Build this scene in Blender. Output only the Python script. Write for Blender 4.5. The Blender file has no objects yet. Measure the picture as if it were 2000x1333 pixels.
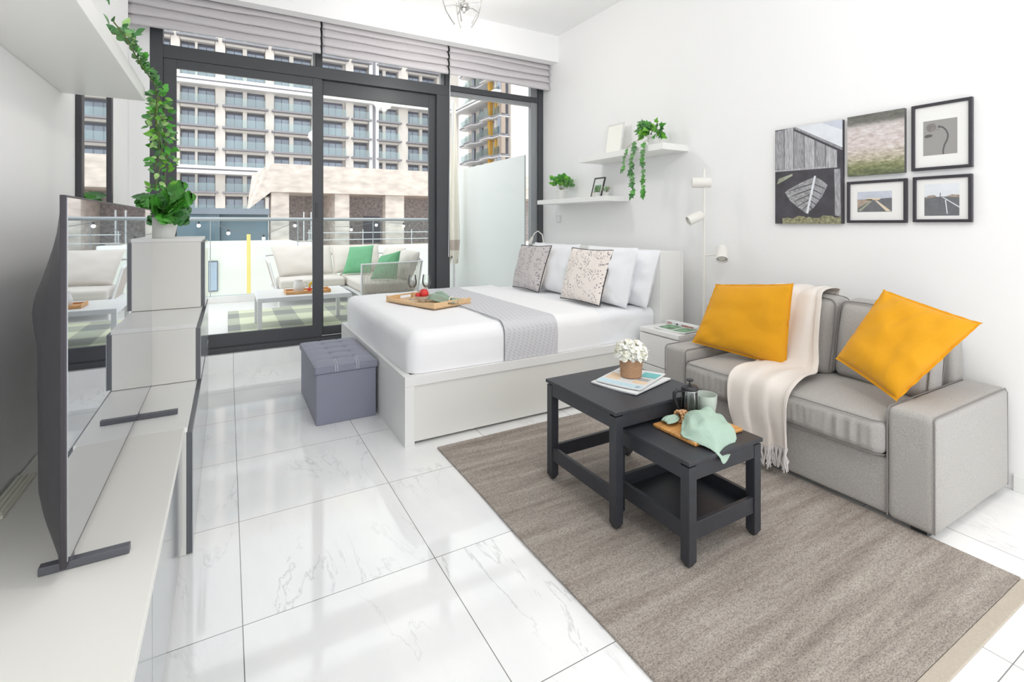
import bpy, bmesh, math, random
from mathutils import Vector, Matrix, Euler, noise

# ------------------------------------------------------------------ camera, light, exposure
scn = bpy.context.scene
COL = scn.collection
scn.view_settings.view_transform = 'Standard'
scn.view_settings.look = 'None'
scn.view_settings.gamma = 1.0
scn.view_settings.use_curve_mapping = False
scn.view_settings.exposure = 0.56

cam_d = bpy.data.cameras.new('camera')
cam_d.sensor_width = 36.0
cam_d.lens = 36.0 * 971.0 / 2000.0
cam_d.shift_y = -0.11575
cam_d.clip_start = 0.02
cam_d.clip_end = 500
cam = bpy.data.objects.new('camera', cam_d)
COL.objects.link(cam)
cam.location = (0, 0, 1.4)
cam.rotation_euler = (math.radians(90), 0, -math.atan(555 / 971.0))
scn.camera = cam

world = bpy.data.worlds.new('world')
scn.world = world
world.use_nodes = True
wn = world.node_tree
wn.nodes.clear()
w_out = wn.nodes.new('ShaderNodeOutputWorld')
w_bg = wn.nodes.new('ShaderNodeBackground')
w_bg.inputs['Color'].default_value = (0.955, 0.975, 1.0, 1)
w_bg.inputs['Strength'].default_value = 1.25
wn.links.new(w_bg.outputs[0], w_out.inputs[0])

sun_d = bpy.data.lights.new('sun', 'SUN')
sun_d.energy = 0.6
sun_d.angle = math.radians(20)
sun_d.color = (1.0, 0.95, 0.88)
sun = bpy.data.objects.new('sun', sun_d)
COL.objects.link(sun)
sun.rotation_euler = (math.radians(38), 0, math.radians(-35))

scn.cycles.max_bounces = 10
scn.cycles.diffuse_bounces = 6
scn.cycles.glossy_bounces = 6
scn.cycles.transparent_max_bounces = 16
scn.cycles.caustics_reflective = False
scn.cycles.caustics_refractive = False
scn.cycles.sample_clamp_indirect = 6.0
scn.cycles.use_denoising = True

rnd = random.Random(7)

# ------------------------------------------------------------------ materials
def lin(c):
    return tuple(((v / 255.0) / 12.92 if v / 255.0 <= 0.04045 else (((v / 255.0) + 0.055) / 1.055) ** 2.4) for v in c)

def mat(name, rgb, rough=0.6, metal=0.0, spec=0.5, noise_amt=0.0, noise_scale=20.0, bump=0.0, bump_scale=200.0,
        sheen=0.0, ior=None, coat=0.0, stretch=None, emit=None, trans=0.0, subs=0.0):
    m = bpy.data.materials.new(name)
    m.use_nodes = True
    nt = m.node_tree
    b = nt.nodes['Principled BSDF']
    col = (*lin(rgb), 1)
    b.inputs['Base Color'].default_value = col
    b.inputs['Roughness'].default_value = rough
    b.inputs['Metallic'].default_value = metal
    b.inputs['Specular IOR Level'].default_value = spec
    if ior: b.inputs['IOR'].default_value = ior
    if coat: b.inputs['Coat Weight'].default_value = coat; b.inputs['Coat Roughness'].default_value = 0.05
    if sheen: b.inputs['Sheen Weight'].default_value = sheen
    if trans: b.inputs['Transmission Weight'].default_value = trans
    if subs:
        b.inputs['Subsurface Weight'].default_value = subs
        b.inputs['Subsurface Scale'].default_value = 0.02
    if emit:
        b.inputs['Emission Color'].default_value = (*lin(emit[0]), 1)
        b.inputs['Emission Strength'].default_value = emit[1]
    tc = nt.nodes.new('ShaderNodeTexCoord')
    mp = nt.nodes.new('ShaderNodeMapping')
    nt.links.new(tc.outputs['Object'], mp.inputs['Vector'])
    if stretch: mp.inputs['Scale'].default_value = stretch
    n = nt.nodes.new('ShaderNodeTexNoise')
    n.inputs['Scale'].default_value = noise_scale
    n.inputs['Detail'].default_value = 5
    nt.links.new(mp.outputs[0], n.inputs['Vector'])
    if noise_amt:
        r = nt.nodes.new('ShaderNodeValToRGB')
        r.color_ramp.elements[0].position = 0.3
        r.color_ramp.elements[1].position = 0.7
        lo = [max(0, c * (1 - noise_amt)) for c in col[:3]]
        hi = [min(1, c * (1 + noise_amt)) for c in col[:3]]
        r.color_ramp.elements[0].color = (*lo, 1)
        r.color_ramp.elements[1].color = (*hi, 1)
        nt.links.new(n.outputs['Fac'], r.inputs['Fac'])
        nt.links.new(r.outputs[0], b.inputs['Base Color'])
    else:
        # tiny natural roughness variation
        mr = nt.nodes.new('ShaderNodeMapRange')
        mr.inputs['To Min'].default_value = max(0.0, rough - 0.02)
        mr.inputs['To Max'].default_value = min(1.0, rough + 0.02)
        nt.links.new(n.outputs['Fac'], mr.inputs['Value'])
        nt.links.new(mr.outputs[0], b.inputs['Roughness'])
    if bump:
        n2 = nt.nodes.new('ShaderNodeTexNoise')
        n2.inputs['Scale'].default_value = bump_scale
        n2.inputs['Detail'].default_value = 3
        nt.links.new(mp.outputs[0], n2.inputs['Vector'])
        bp = nt.nodes.new('ShaderNodeBump')
        bp.inputs['Strength'].default_value = bump
        bp.inputs['Distance'].default_value = 0.002
        nt.links.new(n2.outputs['Fac'], bp.inputs['Height'])
        nt.links.new(bp.outputs[0], b.inputs['Normal'])
    return m

def glass_mat(name, tint=(1, 1, 1), refl=0.6, ior=1.45, rough=0.0, base=0.0):
    """clear pane: see-through with a Fresnel reflection"""
    m = bpy.data.materials.new(name)
    m.use_nodes = True
    nt = m.node_tree
    nt.nodes.clear()
    out = nt.nodes.new('ShaderNodeOutputMaterial')
    tr = nt.nodes.new('ShaderNodeBsdfTransparent')
    tr.inputs['Color'].default_value = (*tint, 1)
    gl = nt.nodes.new('ShaderNodeBsdfGlossy')
    gl.inputs['Roughness'].default_value = rough
    fr = nt.nodes.new('ShaderNodeFresnel')
    fr.inputs['IOR'].default_value = ior
    mu = nt.nodes.new('ShaderNodeMath')
    mu.operation = 'MULTIPLY_ADD'
    mu.inputs[1].default_value = refl
    mu.inputs[2].default_value = base
    mx = nt.nodes.new('ShaderNodeMixShader')
    nt.links.new(fr.outputs[0], mu.inputs[0])
    nt.links.new(mu.outputs[0], mx.inputs[0])
    nt.links.new(tr.outputs[0], mx.inputs[1])
    nt.links.new(gl.outputs[0], mx.inputs[2])
    nt.links.new(mx.outputs[0], out.inputs[0])
    return m

def nodes_of(m):
    return m.node_tree, m.node_tree.nodes['Principled BSDF']

def ramp(nt, fac, stops):
    r = nt.nodes.new('ShaderNodeValToRGB')
    els = r.color_ramp.elements
    while len(els) < len(stops): els.new(0.5)
    for e, (p, c) in zip(els, stops):
        e.position = p
        e.color = (*c, 1) if len(c) == 3 else c
    nt.links.new(fac, r.inputs['Fac'])
    return r.outputs[0]

# marble floor tiles
def tile_mat(name, sx, sy, ox, oy, axis='XY', vein=1.0, rough=0.06):
    m = mat(name, (243, 243, 242), rough=rough, spec=0.55)
    nt, b = nodes_of(m)
    N = nt.nodes.new; K = nt.links.new
    for l in list(b.inputs['Roughness'].links): nt.links.remove(l)
    b.inputs['Roughness'].default_value = rough
    b.inputs['IOR'].default_value = 1.62
    tc = N('ShaderNodeTexCoord')
    sep = N('ShaderNodeSeparateXYZ'); K(tc.outputs['Object'], sep.inputs[0])
    def cell(src, s, o):
        a = N('ShaderNodeMath'); a.operation = 'SUBTRACT'; K(src, a.inputs[0]); a.inputs[1].default_value = o
        d = N('ShaderNodeMath'); d.operation = 'DIVIDE'; K(a.outputs[0], d.inputs[0]); d.inputs[1].default_value = s
        fl = N('ShaderNodeMath'); fl.operation = 'FLOOR'; K(d.outputs[0], fl.inputs[0])
        fr = N('ShaderNodeMath'); fr.operation = 'FRACT'; K(d.outputs[0], fr.inputs[0])
        # distance to the cell edge in metres
        h = N('ShaderNodeMath'); h.operation = 'PINGPONG'; K(fr.outputs[0], h.inputs[0]); h.inputs[1].default_value = 0.5
        mm = N('ShaderNodeMath'); mm.operation = 'MULTIPLY'; K(h.outputs[0], mm.inputs[0]); mm.inputs[1].default_value = s
        return fl.outputs[0], mm.outputs[0]
    ax = {'X': sep.outputs[0], 'Y': sep.outputs[1], 'Z': sep.outputs[2]}
    i1, d1 = cell(ax[axis[0]], sx, ox)
    i2, d2 = cell(ax[axis[1]], sy, oy)
    mn = N('ShaderNodeMath'); mn.operation = 'MINIMUM'; K(d1, mn.inputs[0]); K(d2, mn.inputs[1])
    gr = N('ShaderNodeMath'); gr.operation = 'LESS_THAN'; K(mn.outputs[0], gr.inputs[0]); gr.inputs[1].default_value = 0.0016
    cmb = N('ShaderNodeCombineXYZ'); K(i1, cmb.inputs[0]); K(i2, cmb.inputs[1])
    wn_ = N('ShaderNodeTexWhiteNoise'); wn_.noise_dimensions = '3D'; K(cmb.outputs[0], wn_.inputs['Vector'])
    sc = N('ShaderNodeVectorMath'); sc.operation = 'SCALE'; K(wn_.outputs['Color'], sc.inputs[0]); sc.inputs['Scale'].default_value = 9.0
    add = N('ShaderNodeVectorMath'); add.operation = 'ADD'; K(tc.outputs['Object'], add.inputs[0]); K(sc.outputs[0], add.inputs[1])
    mp = N('ShaderNodeMapping'); K(add.outputs[0], mp.inputs['Vector'])
    mp.inputs['Rotation'].default_value = (0.2, 0.1, 0.75); mp.inputs['Scale'].default_value = (2.6, 0.75, 1.0)
    n1 = N('ShaderNodeTexNoise'); n1.inputs['Scale'].default_value = 1.5; n1.inputs['Detail'].default_value = 9; n1.inputs['Roughness'].default_value = 0.62
    n1.inputs['Distortion'].default_value = 0.6
    K(mp.outputs[0], n1.inputs['Vector'])
    v1 = ramp(nt, n1.outputs['Fac'], [(0.0, (0, 0, 0)), (0.488, (0, 0, 0)), (0.5, (1, 1, 1)), (0.512, (0, 0, 0)), (1.0, (0, 0, 0))])
    n3 = N('ShaderNodeTexNoise'); n3.inputs['Scale'].default_value = 1.3; n3.inputs['Detail'].default_value = 2; K(add.outputs[0], n3.inputs['Vector'])
    v3 = ramp(nt, n3.outputs['Fac'], [(0.0, (0, 0, 0)), (0.5, (0, 0, 0)), (0.64, (1, 1, 1))])
    mul = N('ShaderNodeMath'); mul.operation = 'MULTIPLY'; K(v1, mul.inputs[0]); K(v3, mul.inputs[1])
    n2 = N('ShaderNodeTexNoise'); n2.inputs['Scale'].default_value = 2.0; n2.inputs['Detail'].default_value = 6; K(mp.outputs[0], n2.inputs['Vector'])
    cloud = ramp(nt, n2.outputs['Fac'], [(0.35, lin((250, 250, 249))), (0.72, lin((240, 241, 242)))])
    mx = N('ShaderNodeMixRGB'); K(cloud, mx.inputs[1]); mx.inputs[2].default_value = (*lin((158, 160, 164)), 1)
    ms = N('ShaderNodeMath'); ms.operation = 'MULTIPLY'; K(mul.outputs[0], ms.inputs[0]); ms.inputs[1].default_value = 0.42 * vein; K(ms.outputs[0], mx.inputs[0])
    mg = N('ShaderNodeMixRGB'); K(mx.outputs[0], mg.inputs[1]); mg.inputs[2].default_value = (*lin((128, 126, 124)), 1); K(gr.outputs[0], mg.inputs[0])
    K(mg.outputs[0], b.inputs['Base Color'])
    return m

M = {}
M['tile'] = tile_mat('marble floor tile', 0.705, 0.69, 0.045, 1.27)
M['tile_k'] = tile_mat('marble kerb tile', 0.705, 3.0, 0.045, -1.0, 'XZ')
M['wall'] = mat('white wall paint', (246, 246, 246), 0.75, bump=0.05, bump_scale=120)
M['ceil'] = mat('white ceiling paint', (247, 247, 247), 0.8)
M['frame'] = mat('dark grey window aluminium', (74, 76, 80), 0.4, spec=0.4)
M['frame_lt'] = mat('lighter grey aluminium', (150, 153, 156), 0.35, metal=0.3)
M['glass'] = glass_mat('window glass', (0.97, 0.985, 0.98), 0.35)
M['blind'] = mat('lavender grey linen blind', (206, 202, 205), 0.9, noise_amt=0.07, noise_scale=260, bump=0.3, bump_scale=500, stretch=(1, 1, 3))
M['white'] = mat('white lacquered board', (238, 238, 236), 0.35)
M['whitewarm'] = mat('white foil board', (232, 231, 226), 0.42)
M['gloss'] = mat('grey glossy glass front', (150, 154, 158), 0.12, ior=1.6)
M['edge'] = mat('dark grey door edge', (100, 103, 108), 0.4)
M['mirror'] = mat('mirror silver', (240, 243, 243), 0.01, metal=1.0)
M['black'] = mat('black frame lacquer', (58, 56, 62), 0.35)
M['ink'] = mat('charcoal painted wood', (52, 54, 60), 0.42, noise_amt=0.12, noise_scale=18, stretch=(1, 12, 1), bump=0.15, bump_scale=60)
M['tvback'] = mat('matt black television plastic', (52, 50, 54), 0.42)
M['tvrim'] = mat('dark television rim', (66, 62, 68), 0.3, metal=0.3)
M['screen'] = mat('glossy mirror-like television screen', (206, 208, 214), 0.012, metal=1.0)
M['tvfoot'] = mat('grey metal television foot', (98, 99, 106), 0.4, metal=0.2)
M['ottoman'] = mat('lavender grey linen', (142, 144, 160), 0.95, noise_amt=0.16, noise_scale=420, bump=0.4, bump_scale=700, sheen=0.2)
M['stitch'] = mat('white stitching thread', (232, 232, 236), 0.8)
M['sheet'] = mat('white cotton bedding', (248, 248, 250), 0.9, bump=0.12, bump_scale=8, sheen=0.1)
M['sheet2'] = mat('pale blue-white cotton sheet', (243, 244, 247), 0.9, bump=0.2, bump_scale=9, sheen=0.1)
M['coverlet'] = mat('white woven coverlet', (247, 247, 248), 0.9, bump=0.25, bump_scale=240)
M['ivorycloth'] = mat('cream woven throw', (232, 224, 216), 0.95, noise_amt=0.05, noise_scale=300, bump=0.4, bump_scale=350, sheen=0.3)
M['fringe'] = mat('cream throw fringe', (226, 222, 220), 0.95, bump=0.3, bump_scale=300)
M['sofa'] = mat('light grey sofa weave', (174, 171, 167), 0.95, noise_amt=0.24, noise_scale=330, bump=0.4, bump_scale=600, sheen=0.2)
M['sofapipe'] = mat('grey sofa piping', (138, 134, 132), 0.9)
M['yellow'] = mat('mustard yellow linen', (226, 160, 14), 0.9, noise_amt=0.03, noise_scale=200, bump=0.3, bump_scale=420, sheen=0.15)
M['greenc'] = mat('green cushion linen', (106, 170, 128), 0.9, noise_amt=0.05, noise_scale=120)
M['mint'] = mat('mint green linen', (172, 196, 180), 0.92, noise_amt=0.05, noise_scale=200, bump=0.3, bump_scale=300)
M['mintstripe'] = mat('pale mint hem', (196, 222, 206), 0.92)
M['bead'] = mat('wooden bead', (206, 160, 116), 0.5, noise_amt=0.25, noise_scale=70)
M['board'] = mat('acacia board', (206, 150, 86), 0.42, noise_amt=0.3, noise_scale=9, stretch=(1.2, 14, 8))
M['bamboo'] = mat('light bamboo tray', (232, 196, 150), 0.45, noise_amt=0.08, noise_scale=10, stretch=(1, 16, 6))
M['jute'] = mat('tan jute cord pot', (182, 144, 112), 0.9, noise_amt=0.25, noise_scale=60, stretch=(1, 1, 12), bump=0.7, bump_scale=90)
M['petal'] = mat('white hydrangea petal', (250, 249, 242), 0.7, subs=0.1)
M['petal_y'] = mat('cream petal', (246, 243, 226), 0.7)
M['pot'] = mat('white ceramic pot', (226, 226, 224), 0.35)
M['soil'] = mat('dark soil', (72, 56, 44), 0.95, noise_amt=0.4, noise_scale=60)
M['leaf'] = mat('monstera leaf green', (74, 152, 52), 0.4, noise_amt=0.4, noise_scale=14)
M['leaf_l'] = mat('fresh light green leaf', (112, 178, 56), 0.45, noise_amt=0.3, noise_scale=16)
M['leaf_d'] = mat('deep green leaf', (60, 116, 58), 0.45, noise_amt=0.35, noise_scale=18)
M['leaf_p'] = mat('pale edged leaf', (150, 186, 116), 0.5, noise_amt=0.3, noise_scale=30)
M['ivy'] = mat('ivy leaf green', (96, 144, 86), 0.5, noise_amt=0.4, noise_scale=22)
M['succ'] = mat('olive succulent', (140, 152, 112), 0.6, noise_amt=0.3, noise_scale=40)
M['stem'] = mat('green brown stem', (96, 112, 56), 0.7)
M['lampw'] = mat('white lamp enamel', (234, 232, 226), 0.4)
M['bulb'] = mat('frosted bulb face', (226, 222, 206), 0.5)
M['steel'] = mat('brushed steel', (176, 178, 180), 0.28, metal=0.9)
M['chrome'] = mat('polished chrome', (205, 203, 200), 0.12, metal=1.0)
M['plast'] = mat('black plastic', (44, 44, 47), 0.35)
M['cup'] = mat('frosted pale green glass', (220, 230, 220), 0.35, trans=0.25)
M['clear'] = glass_mat('clear thin glass', (0.975, 0.98, 0.98), 0.9, 1.5, base=0.025)
M['paper'] = mat('newsprint white', (228, 230, 230), 0.7)
M['teal'] = mat('teal print', (120, 196, 196), 0.7)
M['paleblue'] = mat('pale blue print', (196, 222, 232), 0.7)
M['peach'] = mat('peach print', (238, 214, 184), 0.7)
M['greyink'] = mat('grey print', (120, 120, 124), 0.7)
M['darkink'] = mat('black print', (50, 52, 58), 0.7)
M['redink'] = mat('red brown print', (176, 92, 78), 0.7)
M['greenink'] = mat('green photo print', (120, 156, 124), 0.6, noise_amt=0.6, noise_scale=24)
M['red'] = mat('red fruit skin', (222, 62, 58), 0.35, noise_amt=0.2, noise_scale=10)
M['bananay'] = mat('banana yellow', (236, 200, 78), 0.5, noise_amt=0.1, noise_scale=12)
M['orangef'] = mat('orange fruit', (232, 128, 70), 0.5)
M['apple'] = mat('green apple', (168, 196, 90), 0.4)
M['bowl'] = mat('grey stoneware', (208, 204, 200), 0.5, noise_amt=0.05, noise_scale=60)
M['cable'] = mat('white cord', (240, 240, 242), 0.5)
M['strip'] = mat('ivory plastic strip', (226, 226, 212), 0.5)
# outdoors
M['outwhite'] = mat('powder coated white aluminium', (226, 226, 228), 0.4)
M['outcush'] = mat('off white outdoor cushion', (212, 206, 200), 0.9, noise_amt=0.04, noise_scale=90)
M['rope'] = mat('taupe rope', (196, 188, 180), 0.8, noise_amt=0.15, noise_scale=60)
M['deck'] = mat('pale terrace tile', (220, 219, 217), 0.6, noise_amt=0.04, noise_scale=2)
M['frost'] = mat('frosted mint divider glass', (232, 235, 234), 0.3)
M['umb'] = mat('cream parasol canvas', (232, 226, 214), 0.9)
M['umbt'] = mat('taupe parasol band', (196, 182, 172), 0.9)
M['rail'] = mat('brushed rail metal', (168, 174, 178), 0.3, metal=0.7)
M['railglass'] = glass_mat('balustrade glass', (0.90, 0.95, 0.955), 0.5)
M['bulbglow'] = mat('festoon bulb glass', (245, 246, 250), 0.2, emit=((255, 250, 240), 0.6))
M['bwall'] = mat('cream facade render', (242, 234, 227), 0.8, noise_amt=0.03, noise_scale=0.4)
M['bwhite'] = mat('white facade band', (244, 243, 244), 0.7)
M['bglass'] = mat('blue grey window glass', (166, 176, 192), 0.15, noise_amt=0.22, noise_scale=0.35)
M['bframe'] = mat('dark grey facade frame', (104, 104, 116), 0.5)
M['bslab'] = mat('grey balcony slab', (150, 148, 155), 0.7)
M['bbal'] = glass_mat('facade balcony glass', (0.84, 0.92, 0.92), 0.5, base=0.12, rough=0.25)
M['byellow'] = mat('ochre facade panel', (226, 178, 84), 0.7)
M['bbrown'] = mat('brown facade louvre', (178, 162, 150), 0.7, noise_amt=0.1, noise_scale=1.0, stretch=(1, 1, 12))
M['concrete'] = mat('weathered raw concrete', (220, 207, 198), 0.9, noise_amt=0.22, noise_scale=2.2, bump=0.3, bump_scale=6, stretch=(0.5, 0.5, 1.3))
M['block'] = mat('grey concrete block', (182, 174, 174), 0.95, noise_amt=0.38, noise_scale=5)
M['slate'] = mat('slate blue hoarding', (112, 130, 142), 0.8, noise_amt=0.08, noise_scale=0.5)
M['slate2'] = mat('light slate coping', (132, 142, 154), 0.8)
M['pole'] = mat('yellow scaffold pole', (232, 200, 112), 0.5)
M['outwall'] = mat('pale rendered wall', (222, 218, 208), 0.85, noise_amt=0.03, noise_scale=0.7)
M['ground'] = mat('pale dusty ground', (196, 190, 182), 0.95, noise_amt=0.06, noise_scale=0.05)

# ------------------------------------------------------------------ mesh builder
class MB:
    def __init__(s):
        s.v = []; s.f = []; s.mi = []; s.mats = []
    def m(s, name):
        mm = M[name]
        if mm not in s.mats: s.mats.append(mm)
        return s.mats.index(mm)
    def add(s, vs, fs, mname, T=None):
        o = len(s.v)
        k = s.m(mname)
        for p in vs:
            p = Vector(p)
            s.v.append(T @ p if T is not None else p)
        for f in fs:
            s.f.append([i + o for i in f]); s.mi.append(k)
        return s
    def box(s, x0, x1, y0, y1, z0, z1, mname, T=None):
        vs = [(x, y, z) for z in (z0, z1) for y in (y0, y1) for x in (x0, x1)]
        fs = [(0, 2, 3, 1), (4, 5, 7, 6), (0, 1, 5, 4), (2, 6, 7, 3), (0, 4, 6, 2), (1, 3, 7, 5)]
        return s.add(vs, fs, mname, T)
    def quad(s, a, b, c, d, mname):
        return s.add([a, b, c, d], [(0, 1, 2, 3)], mname)
    def poly(s, pts, mname, T=None):
        return s.add(pts, [tuple(range(len(pts)))], mname, T)
    def grid(s, fn, nu, nv, mname, closeu=False, T=None):
        vs = [fn(i / nu, j / nv) for j in range(nv + 1) for i in range(nu + (0 if closeu else 1))]
        w = nu if closeu else nu + 1
        fs = []
        for j in range(nv):
            for i in range(nu):
                a = j * w + i; b_ = j * w + (i + 1) % w
                fs.append((a, b_, b_ + w, a + w))
        return s.add(vs, fs, mname, T)
    def tube(s, pts, r, mname, n=8, caps=True, T=None):
        pts = [Vector(p) for p in pts]
        k = len(pts)
        rs = r if isinstance(r, (list, tuple)) else [r] * k
        vs = []; fs = []
        prev = None
        for i, p in enumerate(pts):
            if i == 0: t = pts[1] - p
            elif i == k - 1: t = p - pts[i - 1]
            else: t = (pts[i + 1] - p).normalized() + (p - pts[i - 1]).normalized()
            if t.length < 1e-9: t = Vector((0, 0, 1))
            t.normalize()
            if prev is None:
                a = Vector((0, 0, 1)) if abs(t.z) < 0.9 else Vector((1, 0, 0))
                u = t.cross(a).normalized()
            else:
                u = prev - t * prev.dot(t)
                if u.length < 1e-6: u = t.orthogonal()
                u.normalize()
            prev = u
            w = t.cross(u)
            for j in range(n):
                an = 2 * math.pi * j / n
                vs.append(p + (u * math.cos(an) + w * math.sin(an)) * rs[i])
        for i in range(k - 1):
            for j in range(n):
                a = i * n + j; b_ = i * n + (j + 1) % n
                fs.append((a, b_, b_ + n, a + n))
        if caps:
            fs.append(tuple(reversed(range(n)))); fs.append(tuple(range((k - 1) * n, k * n)))
        return s.add(vs, fs, mname, T)
    def lathe(s, prof, mname, n=24, c=(0, 0, 0), T=None):
        """prof: (radius, z) list"""
        vs = []; fs = []
        for r, z in prof:
            for j in range(n):
                an = 2 * math.pi * j / n
                vs.append((c[0] + r * math.cos(an), c[1] + r * math.sin(an), c[2] + z))
        for i in range(len(prof) - 1):
            for j in range(n):
                a = i * n + j; b_ = i * n + (j + 1) % n
                fs.append((a, b_, b_ + n, a + n))
        if prof[0][0] > 1e-5: fs.append(tuple(reversed(range(n))))
        if prof[-1][0] > 1e-5: fs.append(tuple(range((len(prof) - 1) * n, len(prof) * n)))
        return s.add(vs, fs, mname, T)
    def ball(s, c, r, mname, n=12, sq=(1, 1, 1)):
        c = Vector(c)
        def fn(a, b_):
            th = 2 * math.pi * a; ph = math.pi * b_
            return c + Vector((r * sq[0] * math.sin(ph) * math.cos(th), r * sq[1] * math.sin(ph) * math.sin(th), -r * sq[2] * math.cos(ph)))
        return s.grid(fn, n, max(6, n // 2), mname, closeu=True)
    def soft(s, x0, x1, y0, y1, z0, z1, r, mname, n=8, bulge=(0, 0, 0), wr=0.0, wf=6.0, T=None, seed=0.0, top=0.0):
        """rounded box, faces bulged outward, light wrinkles"""
        hx, hy, hz = (x1 - x0) / 2, (y1 - y0) / 2, (z1 - z0) / 2
        cx, cy, cz = (x0 + x1) / 2, (y0 + y1) / 2, (z0 + z1) / 2
        r = min(r, hx, hy, hz) * 0.999
        H = Vector((hx, hy, hz))
        def samples(h):
            k = 4
            inner = [(-h + r) + (2 * (h - r)) * i / n for i in range(n + 1)]
            e1 = [-h + r * (1 - math.cos(math.pi / 2 * i / k)) * 1.0 for i in range(k)]
            return [e / h for e in ([-h + r * math.tan(math.pi / 4 * i / k) for i in range(k)] + inner + [h - r * math.tan(math.pi / 4 * (k - 1 - i) / k) for i in range(k)])]
        key = {}
        vs = []; fs = []
        def put(p):
            P = Vector((p[0] * hx, p[1] * hy, p[2] * hz))
            kk = (round(P.x, 5), round(P.y, 5), round(P.z, 5))
            if kk in key: return key[kk]
            I = Vector([max(-(H[i] - r), min(H[i] - r, P[i])) for i in range(3)])
            d = P - I
            q = I + d.normalized() * r if d.length > 1e-9 else P.copy()
            u, v, w = p
            nn = d.normalized() if d.length > 1e-9 else Vector((0, 0, 1))
            bx = bulge[0] * (1 - v ** 4) * (1 - w ** 4); by = bulge[1] * (1 - u ** 4) * (1 - w ** 4); bz = bulge[2] * (1 - u ** 4) * (1 - v ** 4)
            q = q + Vector((nn.x * bx, nn.y * by, nn.z * (bz if nn.z < 0 else bz + top * (1 - u * u) * (1 - v * v))))
            if wr:
                g = noise.noise(Vector((q.x * wf + seed, q.y * wf, q.z * wf)))
                q = q + nn * g * wr
            key[kk] = len(vs)
            vs.append(q + Vector((cx, cy, cz)))
            return key[kk]
        S = [samples(hx), samples(hy), samples(hz)]
        for ax in range(3):
            A, B = [(1, 2), (2, 0), (0, 1)][ax]
            for sg in (-1, 1):
                for i in range(len(S[A]) - 1):
                    for j in range(len(S[B]) - 1):
                        q = []
                        for (ii, jj) in ((i, j), (i + 1, j), (i + 1, j + 1), (i, j + 1)):
                            p = [0, 0, 0]; p[ax] = sg; p[A] = S[A][ii]; p[B] = S[B][jj]
                            q.append(put(p))
                        if sg < 0: q.reverse()
                        if len(set(q)) > 2: fs.append(tuple(dict.fromkeys(q)))
        return s.add(vs, fs, mname, T)
    def clamp(s, x0=None, x1=None, z0=None):
        for p in s.v:
            if x0 is not None: p.x = max(p.x, x0)
            if x1 is not None: p.x = min(p.x, x1)
            if z0 is not None: p.z = max(p.z, z0)
        return s
    def build(s, name, parent=None, smooth=False, bevel=0.0, local=False, solid=0.0, sub=0, autos=None, seg=2):
        me = bpy.data.meshes.new(name)
        off = Vector((0, 0, 0))
        if parent is not None and not local:
            off = world_off(parent)
        me.from_pydata([tuple(v - off) for v in s.v], [], s.f)
        for mm in s.mats: me.materials.append(mm)
        me.polygons.foreach_set('material_index', s.mi)
        me.polygons.foreach_set('use_smooth', [bool(smooth)] * len(s.f))
        me.validate()
        me.update()
        o = bpy.data.objects.new(name, me)
        COL.objects.link(o)
        if parent is not None: o.parent = parent
        if smooth:
            try: me.set_sharp_from_angle(angle=math.radians(autos or 45))
            except Exception: pass
        if solid:
            md = o.modifiers.new('thick', 'SOLIDIFY'); md.thickness = solid; md.offset = 0
        if sub:
            md = o.modifiers.new('sub', 'SUBSURF'); md.levels = sub; md.render_levels = sub
        if bevel:
            md = o.modifiers.new('bevel', 'BEVEL'); md.width = bevel; md.segments = seg; md.limit_method = 'ANGLE'; md.angle_limit = math.radians(40)
            md.harden_normals = False
        return o

def world_off(o):
    v = Vector((0, 0, 0))
    while o is not None:
        v += Vector(o.location); o = o.parent
    return v

def tag(o, label, cat, group=None, kind=None):
    if label: o['label'] = label
    if cat: o['category'] = cat
    if group: o['group'] = group
    if kind: o['kind'] = kind
    return o

def thing(name, loc, label, cat, group=None, rz=0.0):
    o = bpy.data.objects.new(name, None)
    o.empty_display_size = 0.1
    COL.objects.link(o)
    o.location = loc
    o.rotation_euler = (0, 0, rz)
    return tag(o, label, cat, group)

def struct(name, mb, bevel=0.0, smooth=False):
    o = mb.build(name, None, smooth=smooth, bevel=bevel)
    o['kind'] = 'structure'
    return o

def copy_tree(o, parent=None):
    c = o.copy()
    COL.objects.link(c)
    if parent is not None: c.parent = parent
    for ch in list(o.children): copy_tree(ch, c)
    return c
# ------------------------------------------------------------------ room shell
XL, XR, YW, ZC = -0.62, 3.57, 5.42, 3.72
struct('floor', MB().box(-1.0, XR + 0.2, -1.5, 5.40, -0.12, 0.0, 'tile'))
struct('ceiling', MB().box(-1.2, XR + 0.3, -1.5, 5.75, ZC, ZC + 0.25, 'ceil'))
struct('wall_right', MB().box(XR, XR + 0.2, -1.5, 5.60, 0, ZC, 'wall'))
lw = MB()
lw.box(XL - 0.4, XL, -1.5, 4.45, 0, ZC, 'wall')
lw.box(XL - 0.4, -0.745, 4.45, 5.60, 0, ZC, 'wall')
struct('wall_left', lw)
ww = MB()
ww.box(-0.745, -0.602, YW, 5.58, 0.0, ZC, 'wall')
ww.box(-0.602, XR, YW + 0.02, 5.58, 3.56, ZC, 'wall')
struct('wall_back', ww)
struct('beam', MB().box(-0.745, XR, 5.09, 5.22, 3.395, ZC, 'ceil'))
struct('trim_1', MB().box(-0.745, XR, 5.38, 5.58, 0.0, 0.162, 'tile_k'))
bb = MB(); bb.box(XR - 0.014, XR, -1.5, 0.955, 0, 0.085, 'white')
struct('baseboard_right', bb, bevel=0.003)

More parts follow.
